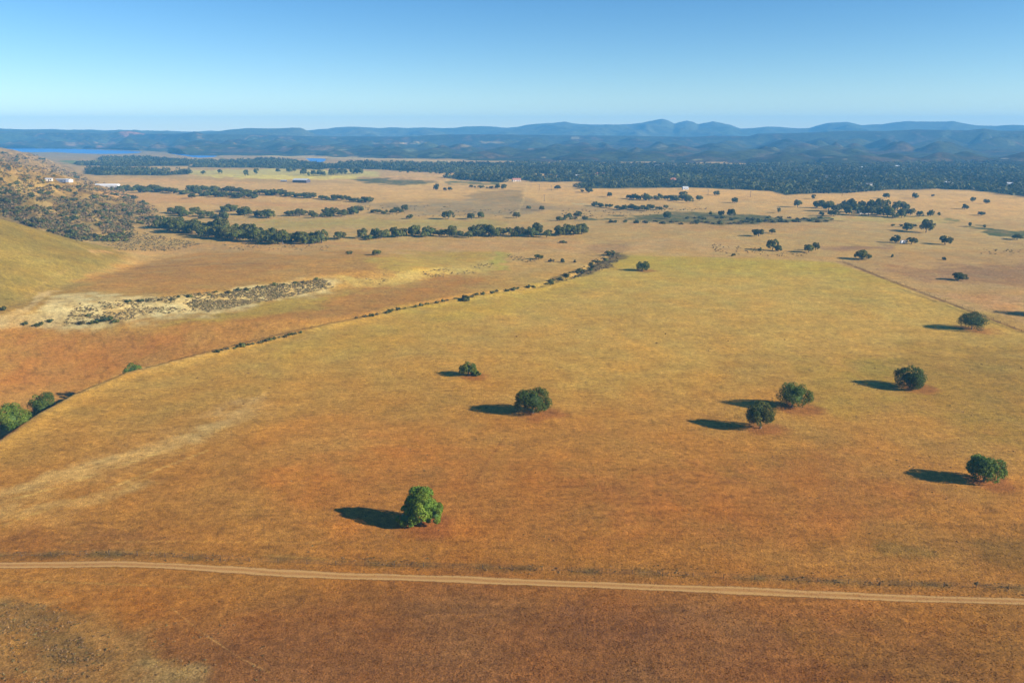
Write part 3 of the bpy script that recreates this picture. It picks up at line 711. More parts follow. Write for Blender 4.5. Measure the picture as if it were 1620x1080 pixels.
def leaf_quads(rng, P, Nn, size, aspect=0.6):
    """one small four-cornered leaf spray at each point, facing about Nn"""
    n = len(P)
    t = unit(np.cross(Nn, rng.normal(size=(n, 3)))); b = np.cross(Nn, t)
    s = (size * rng.uniform(0.6, 1.35, n))[:, None]
    a = t * s * 0.5; c = b * s * 0.5 * aspect
    bend = Nn * s * 0.12
    V = np.stack([P - a, P - c + bend, P + a, P + c + bend], 1).reshape(-1, 3)
    F = np.arange(4 * n).reshape(-1, 4)
    return V, F

def crown_geo(rng, W, D, z0, z1, lobes, leaves, size, tint=(0.052, 0.088, 0.026), belly=0.40, gap=0.12, hole=0.0):
    """an oak crown: many overlapping leaf clumps over a dome W wide, D deep, from z0 to z1"""
    zc = z0 + (z1 - z0) * belly; hu = z1 - zc; hl = zc - z0
    az = rng.uniform(0, 2 * np.pi, lobes); q = rng.uniform(-0.75, 1, lobes)
    q = np.where(q < 0, q, q ** 0.8)
    ce = np.sqrt(1 - q * q)
    k = rng.uniform(0.60, 0.86, lobes); k[: lobes // 6] *= 0.5
    env = 1 + 0.09 * np.sin(az * 2 + rng.uniform(0, 6)) + 0.07 * np.sin(az * 3 + rng.uniform(0, 6))
    c = np.stack([np.cos(az) * ce * k * env * W / 2, np.sin(az) * ce * k * env * D / 2, zc + np.where(q > 0, q * hu, q * hl) * k], 1)
    lr = rng.uniform(0.20, 0.36, lobes) * min(W, 2.0 * (z1 - z0)) / 2
    if gap: keep = rng.rand(lobes) > gap; c, lr = c[keep], lr[keep]
    lc = rng.uniform(0.72, 1.28, len(c)); hue = rng.uniform(-0.18, 0.18, len(c))
    w = lr ** 2; idx = rng.choice(len(c), leaves, p=w / w.sum())
    d = unit(rng.normal(size=(leaves, 3))); d[:, 2] += 0.15; d = unit(d)
    out = unit((c[idx] - np.array([0, 0, zc])) + 1e-6)
    flip = (d * out).sum(1) < -0.25
    d[flip] = -d[flip]
    P = c[idx] + d * (lr[idx] * rng.uniform(0.72, 1.10, leaves))[:, None]
    P[:, 2] = np.maximum(P[:, 2], z0 * 0.7 + 0.1)
    Nn = unit(d + 0.55 * rng.normal(size=(leaves, 3)))
    V, F = leaf_quads(rng, P, Nn, size)
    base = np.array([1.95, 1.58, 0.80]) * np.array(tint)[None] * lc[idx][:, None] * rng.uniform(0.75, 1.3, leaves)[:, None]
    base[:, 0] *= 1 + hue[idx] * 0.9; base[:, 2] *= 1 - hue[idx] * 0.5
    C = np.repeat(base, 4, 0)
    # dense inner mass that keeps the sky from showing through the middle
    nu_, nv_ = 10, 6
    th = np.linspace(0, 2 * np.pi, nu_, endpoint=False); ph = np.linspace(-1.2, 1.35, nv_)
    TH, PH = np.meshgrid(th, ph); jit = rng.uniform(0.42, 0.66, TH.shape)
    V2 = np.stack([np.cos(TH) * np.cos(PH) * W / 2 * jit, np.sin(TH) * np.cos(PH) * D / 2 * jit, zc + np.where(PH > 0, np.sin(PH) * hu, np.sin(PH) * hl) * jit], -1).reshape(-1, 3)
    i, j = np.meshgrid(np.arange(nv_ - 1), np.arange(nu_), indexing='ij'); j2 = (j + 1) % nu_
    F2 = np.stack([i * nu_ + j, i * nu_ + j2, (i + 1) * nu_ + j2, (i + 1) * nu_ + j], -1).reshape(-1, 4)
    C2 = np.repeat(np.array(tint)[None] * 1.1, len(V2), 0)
    return np.concatenate([V, V2]), np.concatenate([F, F2 + len(V)]), np.concatenate([C, C2]), c

def trunk_mb(rng, zt, r0, targets, lean=0.3):
    mb = MB()
    top = np.array([rng.uniform(-lean, lean), rng.uniform(-lean, lean), zt])
    mb.tube([(0, 0, -0.6), (top[0] * 0.2, top[1] * 0.2, zt * 0.15), (top[0] * 0.6, top[1] * 0.6, zt * 0.6), tuple(top)], [r0 * 1.5, r0, r0 * 0.85, r0 * 0.75], 7)
    for t in targets:
        mid = top * 0.45 + np.array(t) * 0.55 + rng.normal(size=3) * 0.25; mid[2] += 0.2
        mb.tube([tuple(top - [0, 0, 0.15]), tuple(mid), tuple(t)], [r0 * 0.55, r0 * 0.36, r0 * 0.10], 5)
    return mb

def px_per_m(y, z=0): return FPX / (y * CP - (z - CAM_H) * SP)

RS = np.random.RandomState
def big_oak(u, v, wpx, hpx, label, seed, z0f=0.12, leaves=9000, size=0.42, tint=(0.052, 0.088, 0.026), depth=1.0, bark=None, group=None, trunk_r=0.34, extra=None, lobes=60, belly=0.40, at_y=None):
    if at_y is None:
        x, y, z = (float(q[0]) for q in hit(u, v))
    else:                       # foot hidden in the ditch: v and hpx then give the crown's top
        dx, dy, dz = (float(q) for q in ray(u, v - hpx)); x, y = dx / dy * at_y, at_y
        z = float(height(np.array([x]), np.array([y]))[0])
    s = px_per_m(y, z); W = wpx / s
    dep = math.atan2(CAM_H - z, math.hypot(x, y)); h = hpx / s / math.cos(dep)
    if at_y is not None: h = CAM_H + dz / dy * at_y - z
    rng = RS(seed)
    t = root("oak_tree", (x, y, z))
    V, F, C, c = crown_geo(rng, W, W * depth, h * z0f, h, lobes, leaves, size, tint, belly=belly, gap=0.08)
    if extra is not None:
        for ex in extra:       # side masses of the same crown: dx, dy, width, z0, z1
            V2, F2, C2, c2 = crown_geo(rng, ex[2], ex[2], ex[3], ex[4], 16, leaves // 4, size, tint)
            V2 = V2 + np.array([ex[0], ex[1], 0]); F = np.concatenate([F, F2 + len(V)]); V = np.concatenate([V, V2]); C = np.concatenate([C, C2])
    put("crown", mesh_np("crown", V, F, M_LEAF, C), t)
    tg = c[rng.choice(len(c), 7, replace=False)]
    trunk_mb(rng, h * 0.34, trunk_r, [tuple(q) for q in tg]).put("trunk", bark or M_BARK, t)
    tag(t, label, "oak tree", group)
    return t

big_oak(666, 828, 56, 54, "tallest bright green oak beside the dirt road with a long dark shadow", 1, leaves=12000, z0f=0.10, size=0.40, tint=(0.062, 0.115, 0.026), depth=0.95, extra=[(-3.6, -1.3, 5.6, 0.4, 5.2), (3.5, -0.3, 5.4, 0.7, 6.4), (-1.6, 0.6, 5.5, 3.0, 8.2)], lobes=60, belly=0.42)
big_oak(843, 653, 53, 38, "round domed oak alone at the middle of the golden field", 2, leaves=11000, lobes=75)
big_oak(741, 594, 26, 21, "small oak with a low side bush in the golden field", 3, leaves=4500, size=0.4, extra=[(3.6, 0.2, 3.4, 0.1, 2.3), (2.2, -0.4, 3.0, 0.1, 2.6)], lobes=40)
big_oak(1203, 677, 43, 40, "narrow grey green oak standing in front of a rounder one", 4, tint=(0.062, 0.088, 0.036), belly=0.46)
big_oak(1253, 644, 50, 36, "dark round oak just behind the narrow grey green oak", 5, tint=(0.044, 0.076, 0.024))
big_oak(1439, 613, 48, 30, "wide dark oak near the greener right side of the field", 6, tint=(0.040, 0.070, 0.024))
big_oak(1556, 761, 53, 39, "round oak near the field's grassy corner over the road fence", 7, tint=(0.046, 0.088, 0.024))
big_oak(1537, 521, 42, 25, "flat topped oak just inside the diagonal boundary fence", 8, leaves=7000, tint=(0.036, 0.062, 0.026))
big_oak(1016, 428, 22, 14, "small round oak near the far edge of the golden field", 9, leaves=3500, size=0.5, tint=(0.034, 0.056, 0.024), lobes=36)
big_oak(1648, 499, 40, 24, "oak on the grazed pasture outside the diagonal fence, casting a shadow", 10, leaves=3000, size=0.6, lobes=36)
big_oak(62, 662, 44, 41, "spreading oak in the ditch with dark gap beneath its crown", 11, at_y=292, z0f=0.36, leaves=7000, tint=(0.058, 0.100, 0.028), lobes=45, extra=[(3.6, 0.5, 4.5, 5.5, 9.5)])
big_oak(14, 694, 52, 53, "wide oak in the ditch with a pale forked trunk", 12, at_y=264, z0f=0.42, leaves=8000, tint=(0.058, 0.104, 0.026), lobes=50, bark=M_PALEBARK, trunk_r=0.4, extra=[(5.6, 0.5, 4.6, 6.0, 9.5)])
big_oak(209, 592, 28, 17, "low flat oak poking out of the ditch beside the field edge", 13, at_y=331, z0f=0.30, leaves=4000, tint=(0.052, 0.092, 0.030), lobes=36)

# shared smaller trees -------------------------------------------------------
def variant(seed, leaves, size, z0f, lobes, tint, W=10.0, h=8.0, depth=1.0, belly=0.42, gap=0.15):
    rng = RS(seed)
    V, F, C, c = crown_geo(rng, W, W * depth, h * z0f, h, lobes, leaves, size, tint, belly=belly, gap=gap)
    cm = mesh_np("crown", V, F, M_LEAF, C)
    tg = c[rng.choice(len(c), 4, replace=False)]
    tm = trunk_mb(rng, h * 0.36, 0.38, [tuple(q) for q in tg], 0.4).mesh("trunk", M_BARK)
    return cm, tm

def joined(seed, leaves, size, z0f, lobes, tint, W=10.0, h=8.0, trunk=True, belly=0.42):
    rng = RS(seed)
    V, F, C, c = crown_geo(rng, W, W, h * z0f, h, lobes, leaves, size, tint, belly=belly)
    mi = np.zeros(len(F), int)
    if trunk:
        mb = MB().tube([(0, 0, -0.5), (0.1, 0, h * 0.45)], [0.45, 0.3], 4)
        tv = np.array(mb.v); tf = np.array([f for f in mb.f if len(f) == 4]); 
        F = np.concatenate([F, tf + len(V)]); V = np.concatenate([V, tv]); C = np.concatenate([C, np.full((len(tv), 3), 0.15)])
        mi = np.concatenate([mi, np.ones(len(tf), int)])
    return mesh_np("tree", V, F, None, C, mats=[M_LEAF, M_BARK], midx=mi)

DK = (0.052, 0.068, 0.022); GR = (0.062, 0.078, 0.030); BR = (0.075, 0.068, 0.045)
MID = [variant(100 + i, 1500, 0.95, [0.10, 0.22, 0.06, 0.26, 0.14, 0.20][i], 26, [DK, GR, DK, GR, (0.042, 0.062, 0.024), DK][i], depth=[1, .9, 1.1, 1, .85, 1][i], gap=[.1, .2, .1, .3, .15, .2][i]) for i in range(6)]
SMALL = [joined(200 + i, 380, 1.7, [0.10, 0.2, 0.05, 0.3][i], 14, [DK, GR, DK, GR][i]) for i in range(4)]
BUSH = [joined(300 + i, 260, 0.52, 0.0, 12, [GR, (0.052, 0.066, 0.034), (0.060, 0.062, 0.038), (0.040, 0.056, 0.026)][i], W=3.0, h=1.9, trunk=False, belly=0.3) for i in range(4)]
rnd = random.Random(5)
COUNT = {}

def tree_at(x, y, z, W, h, label, group, k=None, name="oak_tree", cat="tree", small=False):
    i = rnd.randrange(99) if k is None else k
    rz = rnd.uniform(0, 6.28)
    sc_ = (W / 10.0, W / 10.0 * rnd.uniform(0.9, 1.1), h / 8.0)
    if small:
        o = put(name, SMALL[i % 4], None, (x, y, z - 0.1), rz, sc_)
    else:
        cm, tm = MID[i % 6]
        o = root(name, (x, y, z - 0.1), rz, sc_)
        put("crown", cm, o); put("trunk", tm, o)
    tag(o, label, cat, group)
    return o

def trees(items, label, group, k=None, name="oak_tree", hmul=1.0, ends=None):
    """items: (u, v of the foot, width in px, height in px)"""
    it = np.array(items, float)
    X, Y, Z = hit(it[:, 0], it[:, 1])
    ia, ib = int(it[:, 0].argmin()), int(it[:, 0].argmax())
    for i, ((u, v, w, hp), x, y, z) in enumerate(zip(it, X, Y, Z)):
        s = px_per_m(y, z)
        W = w / s; h = hp / s * hmul
        lab = label if isinstance(label, str) else label.pop(0)
        if ends and i == ia: lab = ends[0]
        if ends and i == ib: lab = ends[1]
        tree_at(float(x), float(y), float(z), W, h, lab, group, k, name, small=(w < 9.5))

def bushes(items, label, group, name="bush", k=None):
    it = np.array(items, float)
    X, Y, Z = hit(it[:, 0], it[:, 1])
    for (u, v, w, hp), x, y, z in zip(it, X, Y, Z):
        s = px_per_m(y, z)
        o = put(name, BUSH[rnd.randrange(4) if k is None else k], None, (float(x), float(y), float(z) - 0.05), rnd.uniform(0, 6.28), (w / s / 3.0, w / s / 3.0 * rnd.uniform(0.85, 1.1), hp / s / 1.9))
        tag(o, label if isinstance(label, str) else label.pop(0), "bush", group)

def band(run, n, w, h, jv=2.0, ju=3.0, seed=0):
    """n feet strewn along a run of photo pixels"""
    q = random.Random(seed); P = []
    L = [math.hypot(run[i + 1][0] - run[i][0], run[i + 1][1] - run[i][1]) for i in range(len(run) - 1)]; T = sum(L)
    for k in range(n):
        d = (k + 0.5) / n * T; i = 0
        while i < len(L) - 1 and d > L[i]: d -= L[i]; i += 1
        t = d / L[i]
        ww = w * q.uniform(0.7, 1.3)
        P.append((run[i][0] + (run[i + 1][0] - run[i][0]) * t + q.uniform(-ju, ju), run[i][1] + (run[i + 1][1] - run[i][1]) * t + q.uniform(-jv, jv), ww, h * ww / w * q.uniform(0.85, 1.15)))
    return P

# single trees a viewer can point to
trees([(1222, 396, 19, 17), (1231, 397, 13, 10), (1279, 399, 19, 12), (1290, 396, 12, 12), (1364, 410, 27, 14), (1417, 384, 16, 12), (1442, 386, 17, 10), (1495, 387, 20, 14), (1435, 365, 16, 12),
       (1465, 368, 22, 20), (1516, 443, 24, 12), (1200, 374, 21, 12), (1221, 369, 11, 7), (597, 404, 17, 9), (852, 410, 15, 8), (709, 347, 20, 13), (746, 347, 15, 10), (761, 345, 12, 10), (649, 346, 12, 7), (641, 333, 11, 9),
       (817, 345, 14, 9), (914, 343, 16, 9), (900, 345, 11, 8), (926, 349, 11, 7), (1055, 346, 14, 12), (1141, 342, 11, 9), (1157, 343, 16, 12), (304, 314, 15, 8), (1319, 342, 18, 9), (1262, 328, 13, 12), (537, 379, 24, 12),
       (1609, 379, 18, 9)],
      ["taller oak of the touching pair at the bushy edge of the golden field", "lower oak leaning against a taller one by the golden field", "round bushy oak with a smaller oak behind its side", "small oak half hidden behind a round bushy oak",
       "broad flat crowned oak by the corner where the diagonal fence starts", "oak beside the white trailer on its left", "oak on the other side of the white trailer", "single round pale green oak past the white trailer", "smaller dark oak next to the tallest oak by the creek line",
       "tallest dark oak by the green creek line above the white trailer", "flat oak alone on the brown pasture outside the diagonal fence", "dome shaped oak alone on pasture with a thin long shadow", "tiny flat oak behind the dome shaped oak", "double round bush oak alone on the pinkish pasture",
       "lone dark oak beside the low brown scrub patch", "spreading oak with visible trunk on the pinkish rise", "round dark oak beside a thinner brown one", "thin brownish oak beside a round dark one", "small flat oak at the edge of the green yellow meadow", "small oak between the shrub clumps and the grey flat",
       "dark oak alone where the grey flat ends", "bigger dark oak above the green shrub clump", "smaller oak touching the green shrub clump", "low oak at the start of the green creek strip", "dark oak inside the green creek strip",
       "thin oak of a pair on the green creek strip", "fuller oak of a pair on the green creek strip", "lone oak between two rows of dark scrub", "wide flat oak by the pair of pale farm tracks", "pale loose oak left of the farm grove", "round bushy oak at the end of the dense oak row",
       "oak on the edge of the dark green irrigated field"], None)
trees([(1299, 341, 8, 7), (1232, 337, 9, 8), (1286, 315, 8, 7), (1347, 323, 9, 9), (1455, 343, 12, 9), (1472, 342, 11, 10), (1485, 341, 6, 6), (1526, 331, 12, 8), (1552, 341, 14, 6), (1538, 320, 9, 8), (1560, 323, 10, 8), (1447, 314, 11, 9), (1402, 314, 13, 8),
       (1476, 311, 5, 4), (1534, 359, 8, 7), (1557, 360, 6, 5), (882, 300, 13, 7), (931, 305, 13, 9), (921, 304, 6, 4), (965, 312, 10, 8), (1134, 309, 10, 7), (1162, 321, 11, 9), (1106, 318, 11, 9), (1081, 310, 13, 7), (1090, 321, 14, 9), (836, 331, 8, 6), (857, 333, 10, 7), (1192, 350, 10, 5), (1124, 341, 6, 6)],
      "dark oak standing alone on the pale far pasture before the wood", "lone oaks on the far pasture")
trees([(322, 276, 7, 6), (348, 275, 8, 7), (389, 279, 9, 10), (405, 276, 9, 9), (691, 301, 10, 10), (704, 302, 7, 5), (712, 302, 8, 6), (787, 299, 9, 8), (797, 299, 8, 7), (724, 281, 7, 6), (440, 273, 7, 6), (458, 273, 12, 7), (466, 272, 6, 6)],
      "small dark tree by itself on the far yellow farm fields", "trees on the far farm fields")
trees(band([(474, 277), (500, 278), (530, 277), (570, 274)], 15, 9, 8, 1.5, 3, 3) + band([(630, 273), (660, 273), (700, 275), (760, 279)], 12, 7, 4, 1, 3, 4), "small dark tree in the broken line behind the pale barn", "tree line behind the barn")
trees(band([(735, 284), (760, 285), (795, 286)], 9, 9, 6, 1.5, 3, 5) + band([(740, 297), (770, 298), (800, 297)], 9, 7, 4, 1, 3, 6), "dark tree around the far farmyard beside the vineyard", "trees of the far farmyard")
# rows of oaks and scrub
trees(band([(248, 360), (280, 366), (330, 374), (380, 381), (420, 384), (465, 385), (516, 384)], 40, 21, 17, 2.5, 4, 7) + band([(262, 357), (320, 364), (380, 371), (440, 377)], 19, 20, 15, 1.5, 5, 8), "dark oak packed in the dense row at the scrub hill's foot", "dense oak row below the scrub hill", ends=("oak ending the dense row on the scrub hill side", "oak ending the dense row beside the round bushy oak"))
trees(band([(570, 379), (600, 377), (650, 374), (700, 374), (752, 374), (800, 373), (850, 374), (890, 373), (932, 366)], 38, 19, 14, 2, 4, 9), "dark round oak in the long row crossing the pasture", "long oak row across the pasture", ends=("oak starting the long pasture row near the dense row", "oak ending the long pasture row by the creek shrubs"))
trees(band([(268, 336), (300, 340), (340, 345), (362, 346)], 13, 16, 9, 4, 5, 10) + band([(350, 333), (375, 338), (400, 342), (432, 344)], 11, 16, 10, 2.5, 4, 11) + band([(452, 341), (490, 343), (530, 343), (552, 341), (570, 337)], 14, 15, 10, 2.5, 4, 12) + band([(585, 336), (610, 338), (635, 336)], 8, 10, 6, 1.5, 3, 13),
      "grey green tree in the broken clumps behind the dense oak row", "clumps behind the dense oak row", name="shrubby_tree")
trees(band([(186, 300), (230, 303), (280, 305), (330, 309), (380, 313), (405, 312)], 40, 15, 8, 2.0, 3, 14) + band([(300, 301), (350, 304), (405, 307), (460, 311), (510, 315), (560, 319), (588, 320)], 40, 14, 7, 1.2, 3, 15), "dark scrub oak in the long straight row across the tan flat", "long scrub oak row on the flat", ends=("scrub oak beside the long low white building", "last scrub oak of the straight row on the grey flat side"), name="scrub_oak")
trees(band([(1288, 329), (1320, 333), (1360, 338), (1400, 342), (1440, 343)], 22, 15, 12, 3, 4, 16) + band([(1330, 326), (1370, 330), (1410, 334), (1436, 333)], 11, 14, 12, 2, 4, 17), "dark oak in the farm grove around the half hidden sheds", "oaks of the farm grove", ends=("grove oak next to the pale loose oak", "grove oak next to the narrow white shed"))
trees(band([(990, 315), (1020, 316), (1060, 317), (1092, 318)], 12, 14, 9, 1.5, 4, 18), "dark oak in the compact copse before the wood", "oaks of the compact copse")
trees(band([(936, 326), (970, 330), (1000, 332), (1030, 333), (1055, 331)], 17, 11, 7, 1.5, 3, 19), "dark tree in the row along the thin far road", "trees along the far road", ends=("tree starting the far road row near the shrub clump", "tree ending the far road row by the green creek strip"))
trees(band([(880, 349), (895, 347), (915, 346)], 5, 9, 5, 1.5, 3, 20) + band([(1405, 358), (1440, 358), (1480, 360)], 6, 9, 5, 1.5, 4, 21), "small tree in the shrubby bank of the creek line", "creek bank trees")

# bushes
bushes([(892, 384, 13, 4), (889, 415, 9, 6), (909, 415, 6, 5), (872, 414, 10, 5), (964, 404, 17, 9), (1202, 397, 7, 6), (1160, 405, 7, 5), (552, 402, 11, 6), (1494, 411, 8, 5), (1412, 407, 5, 5), (734, 475, 20, 8), (614, 494, 12, 5), (384, 548, 13, 8), (344, 557, 9, 5)],
       ["low brown bush flat on the pinkish pasture", "rusty round bush on the old fence line", "smallest rusty bush on the old fence line", "pale brown bush on the old fence line", "dark bush at the head of the brushy wedge by the field", "small bush in front of the touching pair of oaks", "small round bush just past the field's far edge",
        "low bush next to the double round bush oak", "low brown bush on the pasture outside the diagonal fence", "tiny bush by the broad flat crowned oak", "biggest bush along the middle of the field's ditch", "flat bush beside the thin stretch of the field's ditch", "round bush on the ditch near the orange slope", "smaller bush on the ditch near the orange slope"], None)
bushes(band([(350, 555), (400, 545), (440, 535), (478, 525)], 16, 8, 4, 1.0, 3, 31) + band([(560, 505), (640, 489), (700, 477), (760, 466), (850, 453)], 26, 8, 4, 0.8, 3, 32) + band([(860, 448), (900, 438), (930, 426), (955, 412)], 26, 8, 4, 4, 8, 33), "low dark bush growing along the ditch at the field edge", "bushes along the field's ditch")
bushes(band([(960, 350), (1000, 351), (1080, 353), (1180, 352), (1320, 349)], 46, 9, 3.5, 2.2, 6, 34) + band([(1080, 345), (1140, 347), (1240, 347), (1300, 347)], 24, 8, 3, 2, 6, 35), "low green bush in the green creek strip", "bushes of the green creek strip")

# scrub on the left hillside: the largest bushes one by one
q = random.Random(77); pts = []
SCRUB_PX = [(-20, 240), (60, 246), (100, 268), (150, 285), (190, 300), (250, 330), (255, 350), (205, 378), (110, 384), (-20, 330)]
sp = np.array([(q.uniform(-10, 255), q.uniform(240, 382)) for _ in range(6500)])
keep = poly_sd(sp[:, 0], sp[:, 1], SCRUB_PX) > 0
hb = 405 - 0.36 * (205 - sp[:, 0]); keep &= sp[:, 1] < np.where(sp[:, 0] < 200, 343 + 0.34 * sp[:, 0], 400) - 3
dens = fbm(sp[:, 0] / 34.0, sp[:, 1] / 15.0, 4)
keep &= dens > -0.18 + 0.35 * np.array([q.random() for _ in range(len(sp))]) - 0.22
keep &= ~((np.abs(sp[:, 0] - 98) < 22) & (np.abs(sp[:, 1] - 287) < 7))
sp = sp[keep]
bushes([(a, b, q.uniform(7, 14) * (0.55 + (b - 235) / 220.0), q.uniform(3.5, 6.5) * (0.55 + (b - 235) / 220.0)) for a, b in sp[:150]], "dusty green bush on the pale scrub hillside", "bushes on the scrub hillside")
bushes(band([(100, 372), (130, 376), (170, 378), (203, 378)], 14, 14, 7, 4, 5, 36), "grey green bush in the hollow behind the yellow hill", "bushes in the hollow behind the yellow hill")
bushes([(168, 507, 22, 7), (150, 511, 16, 6), (182, 510, 14, 5), (130, 512, 13, 5), (60, 515, 16, 6), (42, 513, 12, 5), (6, 490, 12, 6), (80, 509, 10, 5), (140, 500, 9, 4)] + band([(200, 478), (260, 474), (340, 464), (420, 455), (505, 443)], 20, 9, 4, 2, 5, 37), "dark mat of bush on the white bare strip", "larger bushes on the white bare strip")

# ------------------------------------------------------------------ things nobody could count: low scrub, far wood, weeds, grass
def clump_stuff(name, X, Y, Z, W, Hh, nq, size, tints, seed, label, cat, flat_top=False):
    rng = RS(seed); n = len(X)
    d = unit(rng.normal(size=(n * nq, 3))); d[:, 2] = np.abs(d[:, 2])
    i = np.repeat(np.arange(n), nq)
    rr = rng.uniform(0.65, 1.0, n * nq)
    P = np.stack([X[i] + d[:, 0] * rr * W[i] / 2, Y[i] + d[:, 1] * rr * W[i] / 2, Z[i] + 0.12 * Hh[i] + d[:, 2] * rr * Hh[i] * 0.9], 1)
    Nn = unit(d + 0.45 * rng.normal(size=d.shape))
    V, F = leaf_quads(rng, P, Nn, 1.0, 0.75)
    S = (size * W[i])[:, None, None]
    V = ((V.reshape(-1, 4, 3) - P[:, None]) * S + P[:, None]).reshape(-1, 3)
    T = np.array([1.65, 1.4, 0.9]) * np.array(tints)[rng.randint(0, len(tints), n)] * rng.uniform(0.7, 1.3, (n, 1))
    if n > 5000: T = T * np.clip(1 + 0.9 * fbm(X / 170.0, Y / 260.0, 3), 0.45, 1.8)[:, None]      # stands of lighter and darker kinds
    C = np.repeat(T[i] * rng.uniform(0.8, 1.2, (n * nq, 1)), 4, 0)
    o = put(name, mesh_np(name, V, F, M_LEAF, C))
    return tag(o, label, cat, kind="stuff")

# rest of the hillside scrub
X, Y, Z = hit(sp[150:3200, 0], sp[150:3200, 1])
rg = RS(40); s_ = px_per_m(Y, Z)
W = rg.uniform(2.5, 7.0, len(X)) * (0.5 + (sp[150:3200, 1] - 235) / 220.0) / s_
clump_stuff("hillside_scrub", X, Y, Z, W, W * rg.uniform(0.35, 0.6, len(X)), 13, 0.42, [(0.060, 0.070, 0.032), (0.076, 0.078, 0.044), (0.100, 0.082, 0.054), (0.12, 0.092, 0.064)], 41, "low dusty scrub covering the pale left hillside", "scrub")
# scrub on the white strip, the hollow, the brushy wedge and the pale ground beyond
rg = RS(50); pts = []
for poly, n, lim in [([(200, 506), (100, 516), (120, 480), (230, 472), (330, 462), (420, 452), (512, 441), (528, 450), (440, 472), (330, 490)], 2200, -0.12), ([(380, 458), (515, 441), (528, 455), (440, 473), (330, 494), (290, 480)], 2400, -0.45), ([(140, 376), (215, 366), (320, 386), (270, 398), (190, 396)], 1000, -0.45),
                     ([(985, 400), (955, 402), (905, 432), (860, 449), (890, 446), (935, 433), (975, 420)], 300, -0.5), ([(800, 402), (850, 412), (840, 416), (812, 412)], 70, -0.4), ([(660, 432), (700, 424), (780, 416), (776, 430), (690, 440)], 120, 0.0),
                     ([(540, 442), (620, 430), (660, 428), (600, 450)], 40, 0.0), ([(340, 385), (520, 388), (520, 396), (380, 398)], 110, 0.0), ([(1120, 386), (1170, 390), (1300, 402), (1240, 408), (1130, 400)], 100, -0.1), ([(1540, 392), (1620, 396), (1600, 404), (1548, 402)], 30, -0.2), ([(560, 325), (700, 325), (820, 330), (800, 343), (600, 342)], 120, -0.1),
                     ([(1020, 329), (1140, 330), (1140, 334), (1030, 334)], 50, -0.2), ([(880, 330), (1060, 336), (1040, 346), (890, 344)], 90, -0.1)]:
    a = np.array(poly, float)
    c = np.stack([rg.uniform(a[:, 0].min(), a[:, 0].max(), n * 4), rg.uniform(a[:, 1].min(), a[:, 1].max(), n * 4)], 1)
    ok = (poly_sd(c[:, 0], c[:, 1] * 2, [(p, r * 2) for p, r in poly]) > 0) & (fbm(c[:, 0] / 30.0, c[:, 1] / 9.0, 3) > lim)
    pts.append(c[ok][:n])
pts = np.concatenate(pts)
X, Y, Z = hit(pts[:, 0], pts[:, 1]); s_ = px_per_m(Y, Z)
W = rg.uniform(0.5, 1.35, len(X)) * np.clip(2.4 / s_, 1, 2.2)
clump_stuff("low_scrub", X, Y, Z, W, W * 0.34, 7, 0.6, [(0.120, 0.110, 0.070), (0.095, 0.094, 0.058), (0.150, 0.124, 0.080)], 51, "low grey green scrub speckling the bare pale ground", "scrub")

# the far wood
rg = RS(60); pts = []
for P, n in zip(FOREST_PX, [8600, 900, 400, 260, 220, 330, 130]):
    a = np.array(P, float)
    x0, y0 = gp(a[:, 0].min(), a[:, 1].min()); r1 = float(gp(810, a[:, 1].min())[1]); r0 = float(gp(810, a[:, 1].max())[1])
    m = n * 14
    r = np.sqrt(rg.uniform(r0 * r0, r1 * r1, m)); u = rg.uniform(a[:, 0].min(), min(a[:, 0].max(), 1760), m)
    az = np.arctan((u - 810) / FPX * CP)
    x, y = r * np.tan(az), r
    uu, vv = project(x, y, 0 * x)
    ok = poly_sd(uu, vv * 2.5, [(p, b * 2.5) for p, b in P]) > 0
    for Q in CLEAR_PX: ok &= poly_sd(uu, vv * 2.5, [(p, b * 2.5) for p, b in Q]) < 1
    ok &= fbm(x / 120.0, y / 160.0, 3) > -0.42
    pts.append(np.stack([x, y], 1)[ok][:n])
pts = np.concatenate(pts); X, Y = pts[:, 0], pts[:, 1]; Z = height(X, Y)
W = rg.uniform(8, 17, len(X)) 
clump_stuff("oak_wood", X, Y, Z, W, W * rg.uniform(0.5, 0.72, len(X)), 24, 0.34, [(0.040, 0.052, 0.020), (0.048, 0.058, 0.022), (0.044, 0.050, 0.022)], 61, "dense dark oak wood spreading before the blue hills", "wood")

# weeds by the fence, dry grass tufts in the near ground
def tufts(name, n, region, hgt, wid, tint_mul, seed, label, cat):
    rg = RS(seed)
    u = rg.uniform(-160, 1780, n * (2 if seed == 70 else 4)); r = region(rg, u)
    az = np.arctan((u - 810) / FPX * 0.95)
    x, y = r * np.tan(az), r
    ok = fbm(x / 5.0 + seed, y / 5.0, 3) > (-0.25 if seed == 70 else 0.18)
    x, y = x[ok][:n], y[ok][:n]; z = height(x, y); n = len(x)
    C0 = ground_colour(x, y, z) * np.array(tint_mul)[None] * rg.uniform(0.75, 1.3, (n, 1))
    k = 3
    a = rg.uniform(0, 6.28, (n, k)); h = (hgt * rg.uniform(0.5, 1.4, (n, 1)))
    w = wid * rg.uniform(0.6, 1.4, (n, k)); lean = rg.normal(0, 0.35, (n, k, 2)) * h[..., None]
    bx, by = x[:, None], y[:, None]
    ca, sa = np.cos(a) * w, np.sin(a) * w
    V = np.stack([np.stack([bx - ca, by - sa, np.repeat(z[:, None], k, 1) - 0.03], -1), np.stack([bx + ca, by + sa, np.repeat(z[:, None], k, 1) - 0.03], -1), np.stack([bx + lean[..., 0], by + lean[..., 1], z[:, None] + h + 0 * a], -1)], 2).reshape(-1, 3)
    F = np.arange(len(V)).reshape(-1, 3)
    tag(put(name, mesh_np(name, V, F, M_LEAF, np.repeat(C0, 3 * k, 0))), label, cat, kind="stuff")
